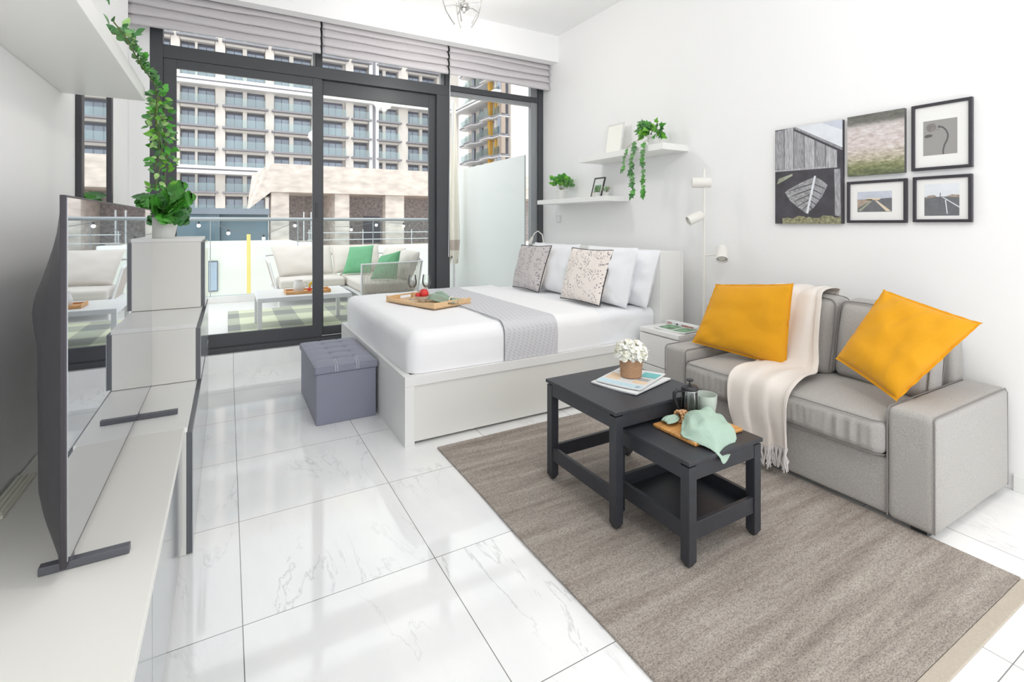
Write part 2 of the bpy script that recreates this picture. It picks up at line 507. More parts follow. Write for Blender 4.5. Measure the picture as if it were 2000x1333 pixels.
# ------------------------------------------------------------------ window wall: frame, two sliding doors, fixed pane
def bar(mb, x0, x1, z0, z1, y0, y1, mn='frame'):
    mb.box(x0, x1, y0, y1, z0, z1, mn)
F0, F1 = 5.425, 5.52
fr = MB()
bar(fr, -0.602, -0.505, 0.162, 3.56, F0, F1)           # left jamb
bar(fr, -0.505, 2.262, 2.885, 3.005, F0, F1)           # header above the sliders
bar(fr, -0.505, 2.262, 0.162, 0.215, F0, F1)           # track
bar(fr, -0.505, 2.100, 0.215, 0.225, F0 + 0.01, F0 + 0.03, 'black')
bar(fr, 2.100, 2.262, 0.215, 2.885, F0, F1)            # post
bar(fr, 0.79, 0.852, 3.005, 3.56, F0 + 0.02, F1)       # transom mullion
bar(fr, 0.762, 0.79, 3.005, 3.56, F0 + 0.05, F1, 'frame_lt')
bar(fr, 2.215, 2.262, 3.005, 3.56, F0, F1)
bar(fr, 2.165, 2.215, 3.005, 3.56, F0 + 0.06, F1, 'frame_lt')
bar(fr, 3.50, 3.57, 0.162, 3.56, F0, F1)
bar(fr, 3.40, 3.50, 0.162, 3.56, F0 + 0.03, F1, 'frame_lt')
bar(fr, 2.262, 3.50, 2.955, 3.02, F0 + 0.01, F1)
bar(fr, 2.262, 3.50, 2.905, 2.955, F0 + 0.04, F1, 'frame_lt')
bar(fr, 2.262, 3.50, 0.162, 0.24, F0, F1)
bar(fr, -0.505, XR - 0.07, 3.50, 3.56, F0, F1)
wf = struct('window_1', fr, bevel=0.003)
def pane(x0, x1, z0, z1, parent, y=5.475):
    return MB().box(x0, x1, y, y + 0.006, z0, z1, 'glass').build('window_pane', parent)
pane(-0.505, 0.762, 3.005, 3.50, wf); pane(0.852, 2.165, 3.005, 3.50, wf); pane(2.262, 3.40, 3.02, 3.50, wf)
pane(2.262, 3.40, 0.24, 2.905, wf)
def slider(name, x0, x1, l, r, zt, zb, y0, y1, handle=None):
    d = MB()
    bar(d, x0, x0 + l, 0.226, 2.885, y0, y1)
    bar(d, x1 - r, x1, 0.226, 2.885, y0, y1)
    bar(d, x0 + l, x1 - r, zt, 2.885, y0, y1)
    bar(d, x0 + l, x1 - r, 0.226, zb, y0, y1)
    o = struct(name, d, bevel=0.003)
    ym = (y0 + y1) / 2
    MB().box(x0 + l, x1 - r, ym - 0.003, ym + 0.003, zb, zt, 'glass').build('door_pane', o)
    if handle:
        MB().box(handle - 0.012, handle + 0.012, y0 - 0.004, y0 + 0.002, 1.45, 1.60, 'black').build('door_handle', o, bevel=0.003)
    return o
slider('door_1', -0.503, 0.845, 0.098, 0.09, 2.805, 0.345, F0 + 0.01, F0 + 0.045, 0.79)
slider('door_2', 0.76, 2.10, 0.105, 0.078, 2.735, 0.315, F0 + 0.05, F0 + 0.085)

# ------------------------------------------------------------------ roman blinds
def roman(x0, x1, label, seed):
    t = thing('roman_blind', ((x0 + x1) / 2, 5.30, 3.10), label, 'blind', 'grey folded roman blinds over the window wall')
    nf = 6
    prof = []
    zt, zb = 3.62, 3.095
    h = (zt - zb) / nf
    for k in range(nf):
        top = zt - k * h
        for q, (dy, dz) in enumerate(((0.0, 0.0), (-0.018, -0.25), (-0.036, -0.6), (-0.05, -0.95), (-0.046, -1.1), (-0.03, -1.12), (-0.012, -1.05))):
            prof.append((5.30 + dy - 0.004 * k, top + dz * h))
    m = MB()
    def fn(a, b_):
        i = min(len(prof) - 1, int(round(b_ * (len(prof) - 1))))
        y, z = prof[i]
        x = x0 + (x1 - x0) * a
        w = noise.noise(Vector((x * 1.6 + seed, i * 0.25, 0))) * 0.016 + noise.noise(Vector((x * 5 + seed, i * 0.5, 3))) * 0.005
        return Vector((x, y + w * 0.6, z + w))
    m.grid(fn, 40, len(prof) - 1, 'blind')
    m.build('blind_fabric', t, smooth=True, solid=0.003, autos=180)
    MB().box(x0, x1, 5.305, 5.335, 3.60, 3.66, 'white').build('head_rail', t)
    return t
roman(-0.735, 0.802, 'grey folded roman blind above the sliding door next to the left wall', 0)
roman(0.822, 2.165, 'grey folded roman blind in the middle between the two others', 5)
roman(2.188, 3.545, 'grey folded roman blind above the fixed pane beside the right wall', 9)
# cord beside the middle post
tag(MB().tube([(2.235, 5.36, 3.12), (2.237, 5.37, 2.2), (2.235, 5.40, 1.0)], 0.004, 'cable', 6).build('blind_cord', None, smooth=True), 'thin white cord hanging in front of the dark post', 'cord')

# ------------------------------------------------------------------ left wall: shelf, mirror, cabinets, television
tag(MB().box(XL + 0.001, -0.33, -0.4, 2.82, 1.958, 2.02, 'white').build('wall_shelf', None, bevel=0.002),
    'long deep white floating shelf high on the wall above the television', 'shelf')
t = thing('wall_mirror', (XL, 3.43, 1.6), 'narrow black framed mirror on the left wall behind the television', 'mirror')
y0, y1, z0, z1 = 3.03, 3.765, 0.99, 2.2
m = MB()
m.box(XL + .001, XL + 0.025, y0, y0 + 0.05, z0, z1, 'black'); m.box(XL + .001, XL + 0.025, y1 - 0.045, y1, z0, z1, 'black')
m.box(XL + .001, XL + 0.025, y0 + 0.06, y1 - 0.045, z1 - 0.05, z1, 'black'); m.box(XL + .001, XL + 0.025, y0 + 0.06, y1 - 0.045, z0, z0 + 0.05, 'black')
m.build('mirror_frame', t, bevel=0.003)
MB().box(XL + 0.004, XL + 0.012, y0 + 0.06, y1 - 0.045, z0 + 0.05, z1 - 0.05, 'mirror').build('mirror_glass', t)

XB = -0.152
# near bench unit
t = thing('tv_bench', (-0.38, 1.4, 0), 'long low white media bench under the television', 'media bench')
MB().box(XL + 0.004, XB - 0.005, -0.3, 2.488, 0.512, 0.54, 'whitewarm').build('bench_top', t, bevel=0.002)
MB().box(XL + 0.004, XB - 0.035, -0.3, 2.486, 0.05, 0.510, 'whitewarm').build('body', t, bevel=0.002)
MB().box(XL + 0.03, XB - 0.05, -0.28, 2.486, 0.0, 0.048, 'edge').build('plinth', t)
for (a, b_) in ((-0.295, 0.60), (0.606, 1.54), (1.546, 2.482)):
    d = MB().box(XB - 0.034, XB - 0.014, a, b_, 0.054, 0.500, 'gloss').build('drawer', t, bevel=0.002)
def unit(name, y0, y1, z0, z1, label, doors, cap=True):
    t = thing(name, (-0.38, (y0 + y1) / 2, z0), label, 'cabinet', 'stepped white cabinets beside the television')
    MB().box(XL + 0.004, XB, y0, y1, z0 + 0.002, z1 - 0.022, 'whitewarm').build('body', t, bevel=0.0015)
    MB().box(XL + 0.004, XB + 0.004, y0 - 0.002, y1 + 0.002, z1 - 0.0215, z1, 'white').build('top', t, bevel=0.0015)
    n = doors
    for i in range(n):
        a = y0 + (y1 - y0) * i / n + 0.002; b_ = y0 + (y1 - y0) * (i + 1) / n - 0.002
        d = MB()
        d.box(XB + 0.0005, XB + 0.020, a + 0.0025, b_ - 0.0025, z0 + 0.006, z1 - 0.026, 'edge')
        d.box(XB + 0.0202, XB + 0.024, a, b_, z0 + 0.004, z1 - 0.024, 'gloss')
        d.build('door', t)
    return t
unit('low_cabinet', 2.492, 4.40, 0.0, 0.54, 'low white cabinet with grey glossy doors continuing the media bench towards the window', 3)
unit('middle_cabinet', 3.20, 4.40, 0.541, 0.850, 'white box cabinet forming the middle step', 2)
unit('tall_cabinet', 3.80, 4.40, 0.851, 1.298, 'white box cabinet forming the highest step with a monstera on it', 1)

# television
TX = -0.334
t = thing('television', (TX, 2.31, 0.54), 'large flat screen television on two bar feet on the white bench', 'television')
ty0, ty1, tz0, tz1 = 1.552, 3.08, 0.575, 1.466
m = MB(); m.box(TX - 0.012, TX, ty0, ty1, tz0, tz1, 'tvrim'); m.build('rim', t, bevel=0.002)
MB().box(TX + 0.0002, TX + 0.0022, ty0 + 0.006, ty1 - 0.006, tz0 + 0.014, tz1 - 0.006, 'screen').build('screen', t)
m = MB()
def hull(a, b_):
    y = ty0 + 0.004 + (ty1 - ty0 - 0.008) * a
    z = tz0 + (tz1 - tz0) * b_
    e = min(1.0, min(a, 1 - a) / 0.13)
    e = math.sin(e * math.pi / 2) ** 0.75
    zz = b_
    K_ = [(0, 0), (0.05, 0.45), (0.10, 0.70), (0.17, 0.84), (0.58, 0.87), (0.63, 0.97), (0.67, 1.0), (0.71, 0.94), (0.80, 0.62), (0.90, 0.28), (1.0, 0.0)]
    for (q0, r0), (q1, r1) in zip(K_, K_[1:]):
        if q0 <= zz <= q1: p = r0 + (r1 - r0) * (zz - q0) / (q1 - q0)
    return Vector((TX - 0.0125 - (0.010 * min(1, e * 3) * (1 if 0 < b_ < 1 else 0) + 0.082 * p) * e, y, z))
m.grid(hull, 40, 36, 'tvback')
m.build('back_housing', t, smooth=True, autos=80)
for yy, fa, fb in ((1.625, -0.400, -0.222), (2.69, -0.412, -0.195)):
    f = MB(); f.box(fa, fb, yy - 0.012, yy + 0.012, 0.5405, 0.561, 'tvfoot')
    f.box(TX - 0.011, TX - 0.001, yy - 0.010, yy + 0.010, 0.5605, 0.590, 'tvfoot')
    f.build('foot', t, bevel=0.002)

m = MB(); m.box(-0.612, -0.565, 1.98, 2.27, 0.5405, 0.552, 'strip')
for k in range(3): m.box(-0.606 + k * 0.014, -0.598 + k * 0.014, 1.99, 2.26, 0.552, 0.556, 'strip')
tag(m.build('cable_cover', None, bevel=0.002), 'ivory ribbed plastic cable cover lying on the bench against the wall', 'cable cover')

# ------------------------------------------------------------------ leaves
SH = {
 'ivy': [(0, 0), (0.20, -0.12), (0.48, -0.06), (0.34, 0.16), (0.56, 0.36), (0.26, 0.46), (0.16, 0.70), (0, 1.0)],
 'oval': [(0, 0), (0.18, 0.14), (0.27, 0.38), (0.24, 0.62), (0.12, 0.85), (0, 1.0)],
 'monstera': [(0, 0.0), (0.24, -0.08), (0.46, 0.04), (0.55, 0.24), (0.42, 0.30), (0.54, 0.40), (0.52, 0.54), (0.38, 0.54), (0.46, 0.66), (0.38, 0.80), (0.28, 0.76), (0.2, 0.92), (0, 1.0)],
 'round': [(0, 0), (0.26, 0.02), (0.44, 0.24), (0.46, 0.52), (0.32, 0.82), (0, 1.0)],
 'thin': [(0, 0), (0.07, 0.2), (0.10, 0.45), (0.07, 0.75), (0, 1.0)],
}
def leaf(mb, base, tip, up, shape, mn, fold=0.12, curl=0.15):
    base = Vector(base); tip = Vector(tip)
    d = tip - base; L = d.length
    if L < 1e-6: return
    d.normalize()
    s = d.cross(Vector(up))
    if s.length < 1e-4: s = d.orthogonal()
    s.normalize(); n = s.cross(d)
    out = SH[shape]
    vs = []; fs = []
    def P(x, y, sg):
        return base + d * (y * L) + s * (sg * x * L) + n * (L * (fold * x - curl * y * y))
    k = len(out)
    mid = [P(0, p[1], 1) for p in out]
    for sg in (1, -1):
        o = len(vs)
        vs += mid + [P(p[0], p[1], sg) for p in out]
        for i in range(k - 1):
            q = (o + i, o + i + 1, o + k + i + 1, o + k + i)
            fs.append(q if sg > 0 else tuple(reversed(q)))
    mb.add(vs, fs, mn)

def pot(mb, c, r0, r1, h, mn='pot', rim=0.006):
    mb.lathe([(r0 * 0.96, 0), (r0, 0.004), (r1, h - 0.012), (r1 + rim, h - 0.010), (r1 + rim, h), (r1 - 0.004, h), (r1 - 0.008, h - 0.02), (0.001, h - 0.02)], mn, 28, c)

# monstera on the tall cabinet
pc = Vector((-0.370, 3.97, 1.2985))
t = thing('monstera_plant', pc, 'bushy green monstera in a white pot on the highest cabinet', 'potted plant')
m = MB(); pot(m, pc, 0.064, 0.086, 0.135); m.build('pot', t, smooth=True, autos=50)
MB().lathe([(0.001, 0.117), (0.069, 0.117)], 'soil', 24, pc).build('soil', t)
R = random.Random(11)
mf = MB()
tips = []
for k in range(26):
    az = R.uniform(0, 2 * math.pi); el = R.uniform(-0.35, 1.25); rr = R.uniform(0.05, 0.105)
    tips.append((pc + Vector((math.cos(az) * math.cos(el) * rr, math.sin(az) * math.cos(el) * rr, 0.175 + math.sin(el) * rr * 0.95)), R.uniform(0.085, 0.12)))
ri = Vector((0.868, -0.496, 0))
tips += [(pc + ri * -0.13 + Vector((0, 0, 0.27)), 0.10), (pc + ri * 0.075 + Vector((0, -0.02, 0.305)), 0.125), (pc + ri * 0.055 + Vector((0, -0.03, 0.24)), 0.12), (pc + ri * 0.13 + Vector((0, 0, 0.25)), 0.11), (pc + ri * 0.10 + Vector((0, -0.03, 0.13)), 0.10), (pc + ri * -0.09 + Vector((0, 0, 0.17)), 0.09), (pc + ri * -0.02 + Vector((0, -0.09, 0.20)), 0.13), (pc + ri * 0.02 + Vector((0, -0.09, 0.14)), 0.11)]
for (p, L) in tips:
    root = pc + Vector((R.uniform(-.03, .03), R.uniform(-.03, .03), 0.117))
    mf.tube([root, root.lerp(p, 0.5) + Vector((0, 0, 0.02)), p], 0.0022, 'leaf_l', 5)
    d = (p - (pc + Vector((0, 0, 0.14)))); d.normalize()
    d = (d + Vector((R.uniform(-.3, .3), R.uniform(-.3, .3), -0.35))).normalized()
    up = (Vector((-0.1, -0.9, 0.5)) + Vector((R.uniform(-.5, .5), R.uniform(-.3, .3), R.uniform(-.3, .4))))
    leaf(mf, p - d * L * 0.3, p + d * L * 0.75, up, 'monstera', R.choice(['leaf', 'leaf', 'leaf_l', 'leaf_d']), 0.12, 0.22)
mf.build('foliage', t, smooth=True, autos=180)

# trailing vine over the end of the wall shelf
t = thing('hanging_vine', (-0.33, 2.80, 2.02), 'long green trailing vine lying along the high shelf and hanging off its end', 'vine')
mv = MB(); ms = MB()
R = random.Random(3)
def strand(pts, dens, mn_choice, size):
    pts = [Vector(p) for p in pts]
    ms.tube(pts, 0.0025, 'stem', 5)
    for i in range(len(pts) - 1):
        L = (pts[i + 1] - pts[i]).length
        for k in range(max(1, int(L * dens))):
            p = pts[i].lerp(pts[i + 1], R.random())
            d = Vector((R.uniform(-1, 1), R.uniform(-1, 0.6), R.uniform(-0.9, 0.7))).normalized()
            if p.z < 2.05: d.x = abs(d.x) * 0.7 - 0.2 if p.y < 2.83 else d.x
            if p.y < 2.83 and d.z < 0.0 and p.z > 2.02: d.z = abs(d.z) * 0.4
            q = p + d * R.uniform(0.01, 0.035)
            leaf(mv, q, q + d * size * R.uniform(0.7, 1.2), (R.uniform(-1, 1), -1, R.uniform(-.5, 1)), 'oval', R.choice(mn_choice), 0.15, 0.2)
top = [(-0.318, 1.92, 2.075), (-0.318, 2.02, 2.045), (-0.312, 2.16, 2.05), (-0.31, 2.30, 2.045), (-0.305, 2.42, 2.04), (-0.30, 2.55, 2.035), (-0.295, 2.68, 2.035), (-0.29, 2.80, 2.03), (-0.288, 2.86, 2.0)]
strand(top[1:4], 60, ['leaf_d', 'ivy', 'leaf_d', 'leaf_p'], 0.05)
strand(top[3:], 200, ['leaf_d', 'leaf_d', 'ivy', 'leaf'], 0.045)
strand([(-0.36, 2.10, 2.03), (-0.33, 2.2, 2.06), (-0.30, 2.3, 2.09)], 80, ['leaf_d', 'ivy'], 0.055)
R2 = random.Random(5)
for s_ in range(5):
    x, y = -0.288 + R2.uniform(-.03, .03), 2.86 + R2.uniform(-.02, .03)
    zs = [1.66, 1.60, 1.52, 1.50, 1.70][s_]
    pts = [(-0.288, 2.86, 2.0)]
    z = 1.95
    while z > zs:
        x += R2.uniform(-.010, .0125); y += R2.uniform(-.008, .008)
        pts.append((x, y, z)); z -= 0.05
    strand(pts, 105, ['leaf_d', 'leaf_l', 'leaf_p', 'ivy', 'leaf'], 0.034)
tw = [Vector((-0.318, 1.86, 2.115)), Vector((-0.318, 1.90, 2.09)), Vector((-0.318, 1.92, 2.075))]
ms.tube(tw, 0.003, 'leaf_d', 5)
leaf(mv, (-0.318, 1.90, 2.09), (-0.318, 1.845, 2.125), (1, -1, 0), 'thin', 'leaf_d')
leaf(mv, (-0.318, 1.95, 2.07), (-0.318, 1.93, 2.10), (1, -1, 0), 'thin', 'leaf_d')
ms.build('stem', t, smooth=True); mv.build('foliage', t, smooth=True, autos=180)
# ------------------------------------------------------------------ cushions
def pillow_fn(TL, TR, BR, BL, t, pinch, seed, wr, sagk=0.12, power=0.5):
    TL, TR, BR, BL = map(Vector, (TL, TR, BR, BL))
    N = ((TR - TL) + (BR - BL)).cross((TL - BL) + (TR - BR)).normalized()   # towards the viewer side
    def base(u, v):
        x = u * (1 - pinch * (1 - v * v)); y = v * (1 - pinch * (1 - u * u))
        a = (x + 1) / 2; b_ = (y + 1) / 2
        return (BL.lerp(BR, a)).lerp(TL.lerp(TR, a), b_)
    def f(u, v, side):
        p = base(u, v)
        h = (max(0, 1 - abs(u) ** 3.0) * max(0, 1 - abs(v) ** 3.0)) ** power
        h *= t / 2 * (1 - sagk * v)
        q = p.x * 3 + p.y * 5 + p.z * 4
        h += wr * noise.noise(Vector((u * 2.2 + seed, v * 2.2, side * 3.1 + seed))) * min(1, h / (t * 0.1) if t else 1)
        h += wr * 0.45 * (0.5 - abs(noise.noise(Vector((u * 3.1 + seed * 2, v * 2.3 - u * 1.5, side * 2 + seed))))) * min(1, h / (t * 0.15) if t else 1)
        e = 1 - max(abs(u), abs(v))
        rad = noise.noise(Vector((math.atan2(v, u) * 5 + seed, seed, side))) * wr * 0.9 * max(0, 1 - e * 2.6) * min(1, e * 12)
        h += rad
        return p + N * (h * side)
    return f, base, N

def pillow(name, label, cat, TL, TR, BR, BL, t, mn, pinch=0.05, seed=0.0, wr=0.010, flange=0.0, piping=None, group=None, n=22, backmn=None, parent=None, power=0.5, pr=0.005):
    f, base, N = pillow_fn(TL, TR, BR, BL, t, pinch, seed, wr, power=power)
    c = (Vector(TL) + Vector(TR) + Vector(BR) + Vector(BL)) / 4
    S = lambda a: math.sin((a - 0.5) * math.pi) * 0.35 + (2 * a - 1) * 0.65
    m = MB()
    m.grid(lambda a, b_: f(S(a), S(b_), 1), n, n, mn)
    m.grid(lambda a, b_: f(-S(a), S(b_), -1), n, n, backmn or mn)
    if flange:
        C = base(0, 0)
        ring = []
        per = []
        for i in range(n * 4):
            q = i / n
            s_ = int(q); fr_ = q - s_
            u, v = [(-1 + 2 * fr_, -1), (1, -1 + 2 * fr_), (1 - 2 * fr_, 1), (-1, 1 - 2 * fr_)][s_]
            per.append((u, v))
        vs = []
        for (u, v) in per:
            p = base(u, v)
            vs.append(p)
            o = (p - C).normalized() * flange * (1.35 if abs(u) > .98 and abs(v) > .98 else 1)
            vs.append(p + o + N * noise.noise(Vector((u * 7 + seed, v * 7, 1))) * flange * 0.7)
        k = len(per)
        fs = [(2 * i, 2 * ((i + 1) % k), 2 * ((i + 1) % k) + 1, 2 * i + 1) for i in range(k)]
        m.add(vs, fs, mn)
    if piping:
        t_ = thing(name, c, label, cat, group)
        m.build('cover', t_, smooth=True, autos=180)
        pts = []
        for i in range(49):
            q = (i % 48) / 12; s_ = int(q); fr_ = q - s_
            u, v = [(-1 + 2 * fr_, -1), (1, -1 + 2 * fr_), (1 - 2 * fr_, 1), (-1, 1 - 2 * fr_)][s_]
            pts.append(base(u, v))
        MB().tube(pts, pr, piping, 6, caps=False).build('piping', t_, smooth=True)
        return t_
    o = m.build(name, parent, smooth=True, autos=180)
    if label: tag(o, label, cat, group)
    return o

# ------------------------------------------------------------------ bed
BX0, BX1, BY0, BY1 = 0.955, 3.14, 3.01, 5.0
bed = thing('bed', (2.05, 4.0, 0), 'wide white boxed bed with high headboard against the right wall', 'bed')
m = MB()
m.box(BX0, BX0 + 0.04, BY0 + 0.046, BY1, 0, 0.3725, 'white'); m.build('footboard', bed, bevel=0.002)
m = MB()
m.box(BX0, BX0 + 0.062, BY0, BY0 + 0.045, 0.0, 0.3725, 'white'); m.build('corner_post', bed, bevel=0.002)
m = MB()
m.box(BX0, BX1, BY0, BY0 + 0.05, 0.373, 0.434, 'white'); m.box(BX0, BX0 + 0.05, BY0 + 0.05, BY1, 0.373, 0.434, 'white'); m.box(BX0 + .05, BX1, BY1 - 0.05, BY1, 0.373, 0.434, 'white')
m.build('rail', bed, bevel=0.002)
MB().box(BX0 + 0.064, BX1, BY0 + 0.014, BY0 + 0.034, 0.018, 0.370, 'whitewarm').build('side_panel', bed, bevel=0.001)
MB().box(BX0 + 0.045, BX1, BY0 + 0.04, BY1, 0.03, 0.395, 'whitewarm').build('base', bed)
hb = MB()
hb.box(BX1 + 0.001, BX1 + 0.022, BY0 - 0.015, BY1 + 0.01, 0, 1.15, 'white')
hb.box(BX1 + 0.255, BX1 + 0.277, BY0 - 0.015, BY1 + 0.01, 0, 1.15, 'white')
hb.box(BX1 + 0.022, BX1 + 0.255, BY0 - 0.008, BY1, 0, 1.149, 'white')
hb.build('headboard', bed, bevel=0.002)
m = MB(); m.soft(BX0 + 0.06, BX1 - 0.003, BY0 + 0.055, BY1 - 0.055, 0.397, 0.672, 0.06, 'sheet2', 10, wr=0.004, wf=5)
m.build('mattress', bed, smooth=True)
sh = MB(); sh.soft(2.40, BX1 + 0.06, BY0 + 0.050, BY1 - 0.050, 0.36, 0.680, 0.065, 'sheet2', 24, wr=0.013, wf=5.5, seed=4); sh.clamp(x1=BX1 - 0.004, z0=0.4355)
tag(sh.build('bed_sheet', None, smooth=True), 'pale blue-white fitted sheet, uncovered near the headboard', 'sheet')
cv = MB(); cv.soft(0.992, 2.62, BY0 + 0.033, BY1 - 0.033, 0.34, 0.700, 0.085, 'sheet', 44, wr=0.008, wf=5, bulge=(0.008, 0.008, 0), seed=2); cv.clamp(x1=2.525, z0=0.436)
tag(cv.build('bed_cover', None, smooth=True), 'smooth white bedspread covering the foot of the bed', 'bedspread')
rb = MB(); rb.soft(1.57, 2.215, BY0 + 0.022, BY1 - 0.022, 0.34, 0.711, 0.085, 'coverlet', 20, wr=0.004, wf=5, seed=2, bulge=(0, .010, 0)); rb.clamp(1.665, 2.12, 0.4362)
# diamond quilting on the runner
mq = mat('grey quilted bed runner', (206, 206, 210), 0.9)
nt, b = nodes_of(mq)
N = nt.nodes.new; K = nt.links.new
tc = N('ShaderNodeTexCoord'); mp = N('ShaderNodeMapping'); K(tc.outputs['Object'], mp.inputs[0]); mp.inputs['Rotation'].default_value = (math.radians(45), math.radians(45), math.radians(45))
w1 = N('ShaderNodeTexWave'); w1.inputs['Scale'].default_value = 16; w1.bands_direction = 'X'; K(mp.outputs[0], w1.inputs[0])
w2 = N('ShaderNodeTexWave'); w2.inputs['Scale'].default_value = 16; w2.bands_direction = 'Y'; K(mp.outputs[0], w2.inputs[0])
mx_ = N('ShaderNodeMath'); mx_.operation = 'MAXIMUM'; K(w1.outputs['Fac'], mx_.inputs[0]); K(w2.outputs['Fac'], mx_.inputs[1])
c_ = ramp(nt, mx_.outputs[0], [(0.3, lin((202, 202, 207))), (1.0, lin((216, 216, 219)))])
K(c_, b.inputs['Base Color'])
bp = N('ShaderNodeBump'); bp.inputs['Strength'].default_value = 0.35; bp.inputs['Distance'].default_value = 0.004; K(mx_.outputs[0], bp.inputs['Height']); K(bp.outputs[0], b.inputs['Normal'])
M['runner'] = mq
rb.mats = [mq]
rt = thing('bed_runner', (1.89, 4.0, 0.5), 'grey quilted runner laid across the middle of the bed', 'bed runner')
rb.build('runner_cloth', rt, smooth=True)
def bed_profile(x, off):
    pts = []
    r = 0.085
    y0_, zt_ = BY0 + 0.022 - off - 0.008, 0.711 + off
    pts.append((x, y0_, 0.44)); pts.append((x, y0_ - 0.002, 0.55))
    for k in range(7):
        a = k / 6 * math.pi / 2
        pts.append((x, y0_ + r - r * math.cos(a), zt_ - r + r * math.sin(a)))
    for k in range(1, 9): pts.append((x, y0_ + r + (BY1 - BY0 - 0.23) * k / 8, zt_ + 0.001))
    return pts
MB().tube(bed_profile(1.668, 0.0), 0.003, 'greyink', 5).build('edge_cord', rt, smooth=True)
cb = MB(); cb.soft(2.03, 2.63, BY0 + 0.026, BY1 - 0.026, 0.34, 0.706, 0.085, 'coverlet', 20, wr=0.005, wf=5, seed=2, bulge=(0, .009, 0)); cb.clamp(2.122, 2.532, 0.4362)
tag(cb.build('cotton_blanket', None, smooth=True), 'white woven blanket beside the grey runner towards the pillows', 'blanket')

ZB = 0.69
g = 'white pillows standing against the headboard'
pillow('pillow', 'white pillow leaning at the headboard, nearest the nightstand and rearmost', 'pillow', (3.13, 3.62, 1.17), (3.13, 2.98, 1.17), (3.02, 3.03, ZB), (3.02, 3.66, ZB), 0.17, 'sheet2', 0.03, 1, 0.024, group=g)
pillow('pillow', 'white pillow standing behind the cream leaf-print cushion', 'pillow', (2.98, 3.75, 1.185), (2.955, 3.06, 1.19), (2.86, 3.10, ZB), (2.88, 3.78, ZB), 0.17, 'sheet2', 0.03, 2, 0.024, group=g)
pillow('pillow', 'white pillow standing between the two leaf-print cushions', 'pillow', (2.98, 4.50, 1.16), (2.98, 3.87, 1.19), (2.88, 3.85, ZB), (2.88, 4.50, ZB), 0.17, 'sheet2', 0.03, 3, 0.024, group=g)
pillow('pillow', 'white pillow at the window end of the headboard, rearmost', 'pillow', (3.13, 4.93, 1.17), (3.13, 4.28, 1.17), (3.03, 4.28, ZB), (3.03, 4.93, ZB), 0.17, 'sheet2', 0.03, 4, 0.024, group=g)

def leafprint(name, base, ink, scale, seed):
    m = mat(name, base, 0.9, bump=0.2, bump_scale=300)
    nt, b = nodes_of(m)
    N = nt.nodes.new; K = nt.links.new
    tc = N('ShaderNodeTexCoord'); mp = N('ShaderNodeMapping'); K(tc.outputs['Object'], mp.inputs[0]); mp.inputs['Location'].default_value = (seed, seed, 0)
    # sprigs: voronoi blobs gated by a lower-frequency voronoi
    mp.inputs['Scale'].default_value = (0.02, 1, 1)
    sep = N('ShaderNodeMapping'); K(tc.outputs['Object'], sep.inputs[0]); sep.inputs['Scale'].default_value = (0.02, 1.5, 0.8); sep.inputs['Rotation'].default_value = (0.6, 0, 0)
    v1 = N('ShaderNodeTexVoronoi'); v1.inputs['Scale'].default_value = scale; K(sep.outputs[0], v1.inputs['Vector'])
    v2 = N('ShaderNodeTexVoronoi'); v2.inputs['Scale'].default_value = scale * 0.21; K(mp.outputs[0], v2.inputs['Vector'])
    a = N('ShaderNodeMath'); a.operation = 'LESS_THAN'; a.inputs[1].default_value = 0.33; K(v1.outputs['Distance'], a.inputs[0])
    g_ = N('ShaderNodeMath'); g_.operation = 'LESS_THAN'; g_.inputs[1].default_value = 0.60; K(v2.outputs['Distance'], g_.inputs[0])
    mu = N('ShaderNodeMath'); mu.operation = 'MULTIPLY'; K(a.outputs[0], mu.inputs[0]); K(g_.outputs[0], mu.inputs[1])
    mx = N('ShaderNodeMixRGB'); K(mu.outputs[0], mx.inputs[0]); mx.inputs[1].default_value = (*lin(base), 1); mx.inputs[2].default_value = (*lin(ink), 1)
    K(mx.outputs[0], b.inputs['Base Color'])
    M[name] = m
leafprint('cream leaf print', (240, 231, 224), (150, 141, 148), 62, 0.0)
leafprint('grey leaf print', (206, 200, 199), (112, 104, 112), 70, 0.4)
M['printback'] = mat('cream cushion back', (236, 228, 218), 0.9)
pillow('cushion', 'cream leaf-print cushion with dark piping, the nearer of two on the bed', 'cushion', (2.80, 3.76, 1.165), (2.90, 3.30, 1.160), (2.72, 3.27, ZB + 0.005), (2.70, 3.81, ZB + 0.005), 0.15, 'cream leaf print', 0.05, 6, 0.010, piping='darkink', group='leaf-print cushions on the bed', backmn='printback')
pillow('cushion', 'greyer leaf-print cushion with dark piping, nearest the window', 'cushion', (2.80, 4.68, 1.155), (2.86, 4.19, 1.165), (2.72, 4.22, ZB + 0.005), (2.72, 4.74, ZB + 0.005), 0.15, 'grey leaf print', 0.05, 7, 0.010, piping='darkink', group='leaf-print cushions on the bed', backmn='printback')

# clip reading lamp at the far end of the headboard
t = thing('reading_lamp', (3.20, 4.86, 1.151), 'small white bent reading lamp at the window end of the headboard', 'lamp')
MB().box(3.175, 3.225, 4.84, 4.88, 1.151, 1.166, 'lampw').build('clamp', t, bevel=0.003)
MB().tube([(3.20, 4.86, 1.166), (3.19, 4.87, 1.26), (3.17, 4.93, 1.30), (3.15, 4.98, 1.27), (3.14, 5.01, 1.22)], 0.006, 'lampw', 8).build('arm', t, smooth=True)
MB().tube([(3.14, 5.005, 1.225), (3.13, 5.05, 1.15)], [0.012, 0.024], 'lampw', 12).build('lamp_head', t, smooth=True)

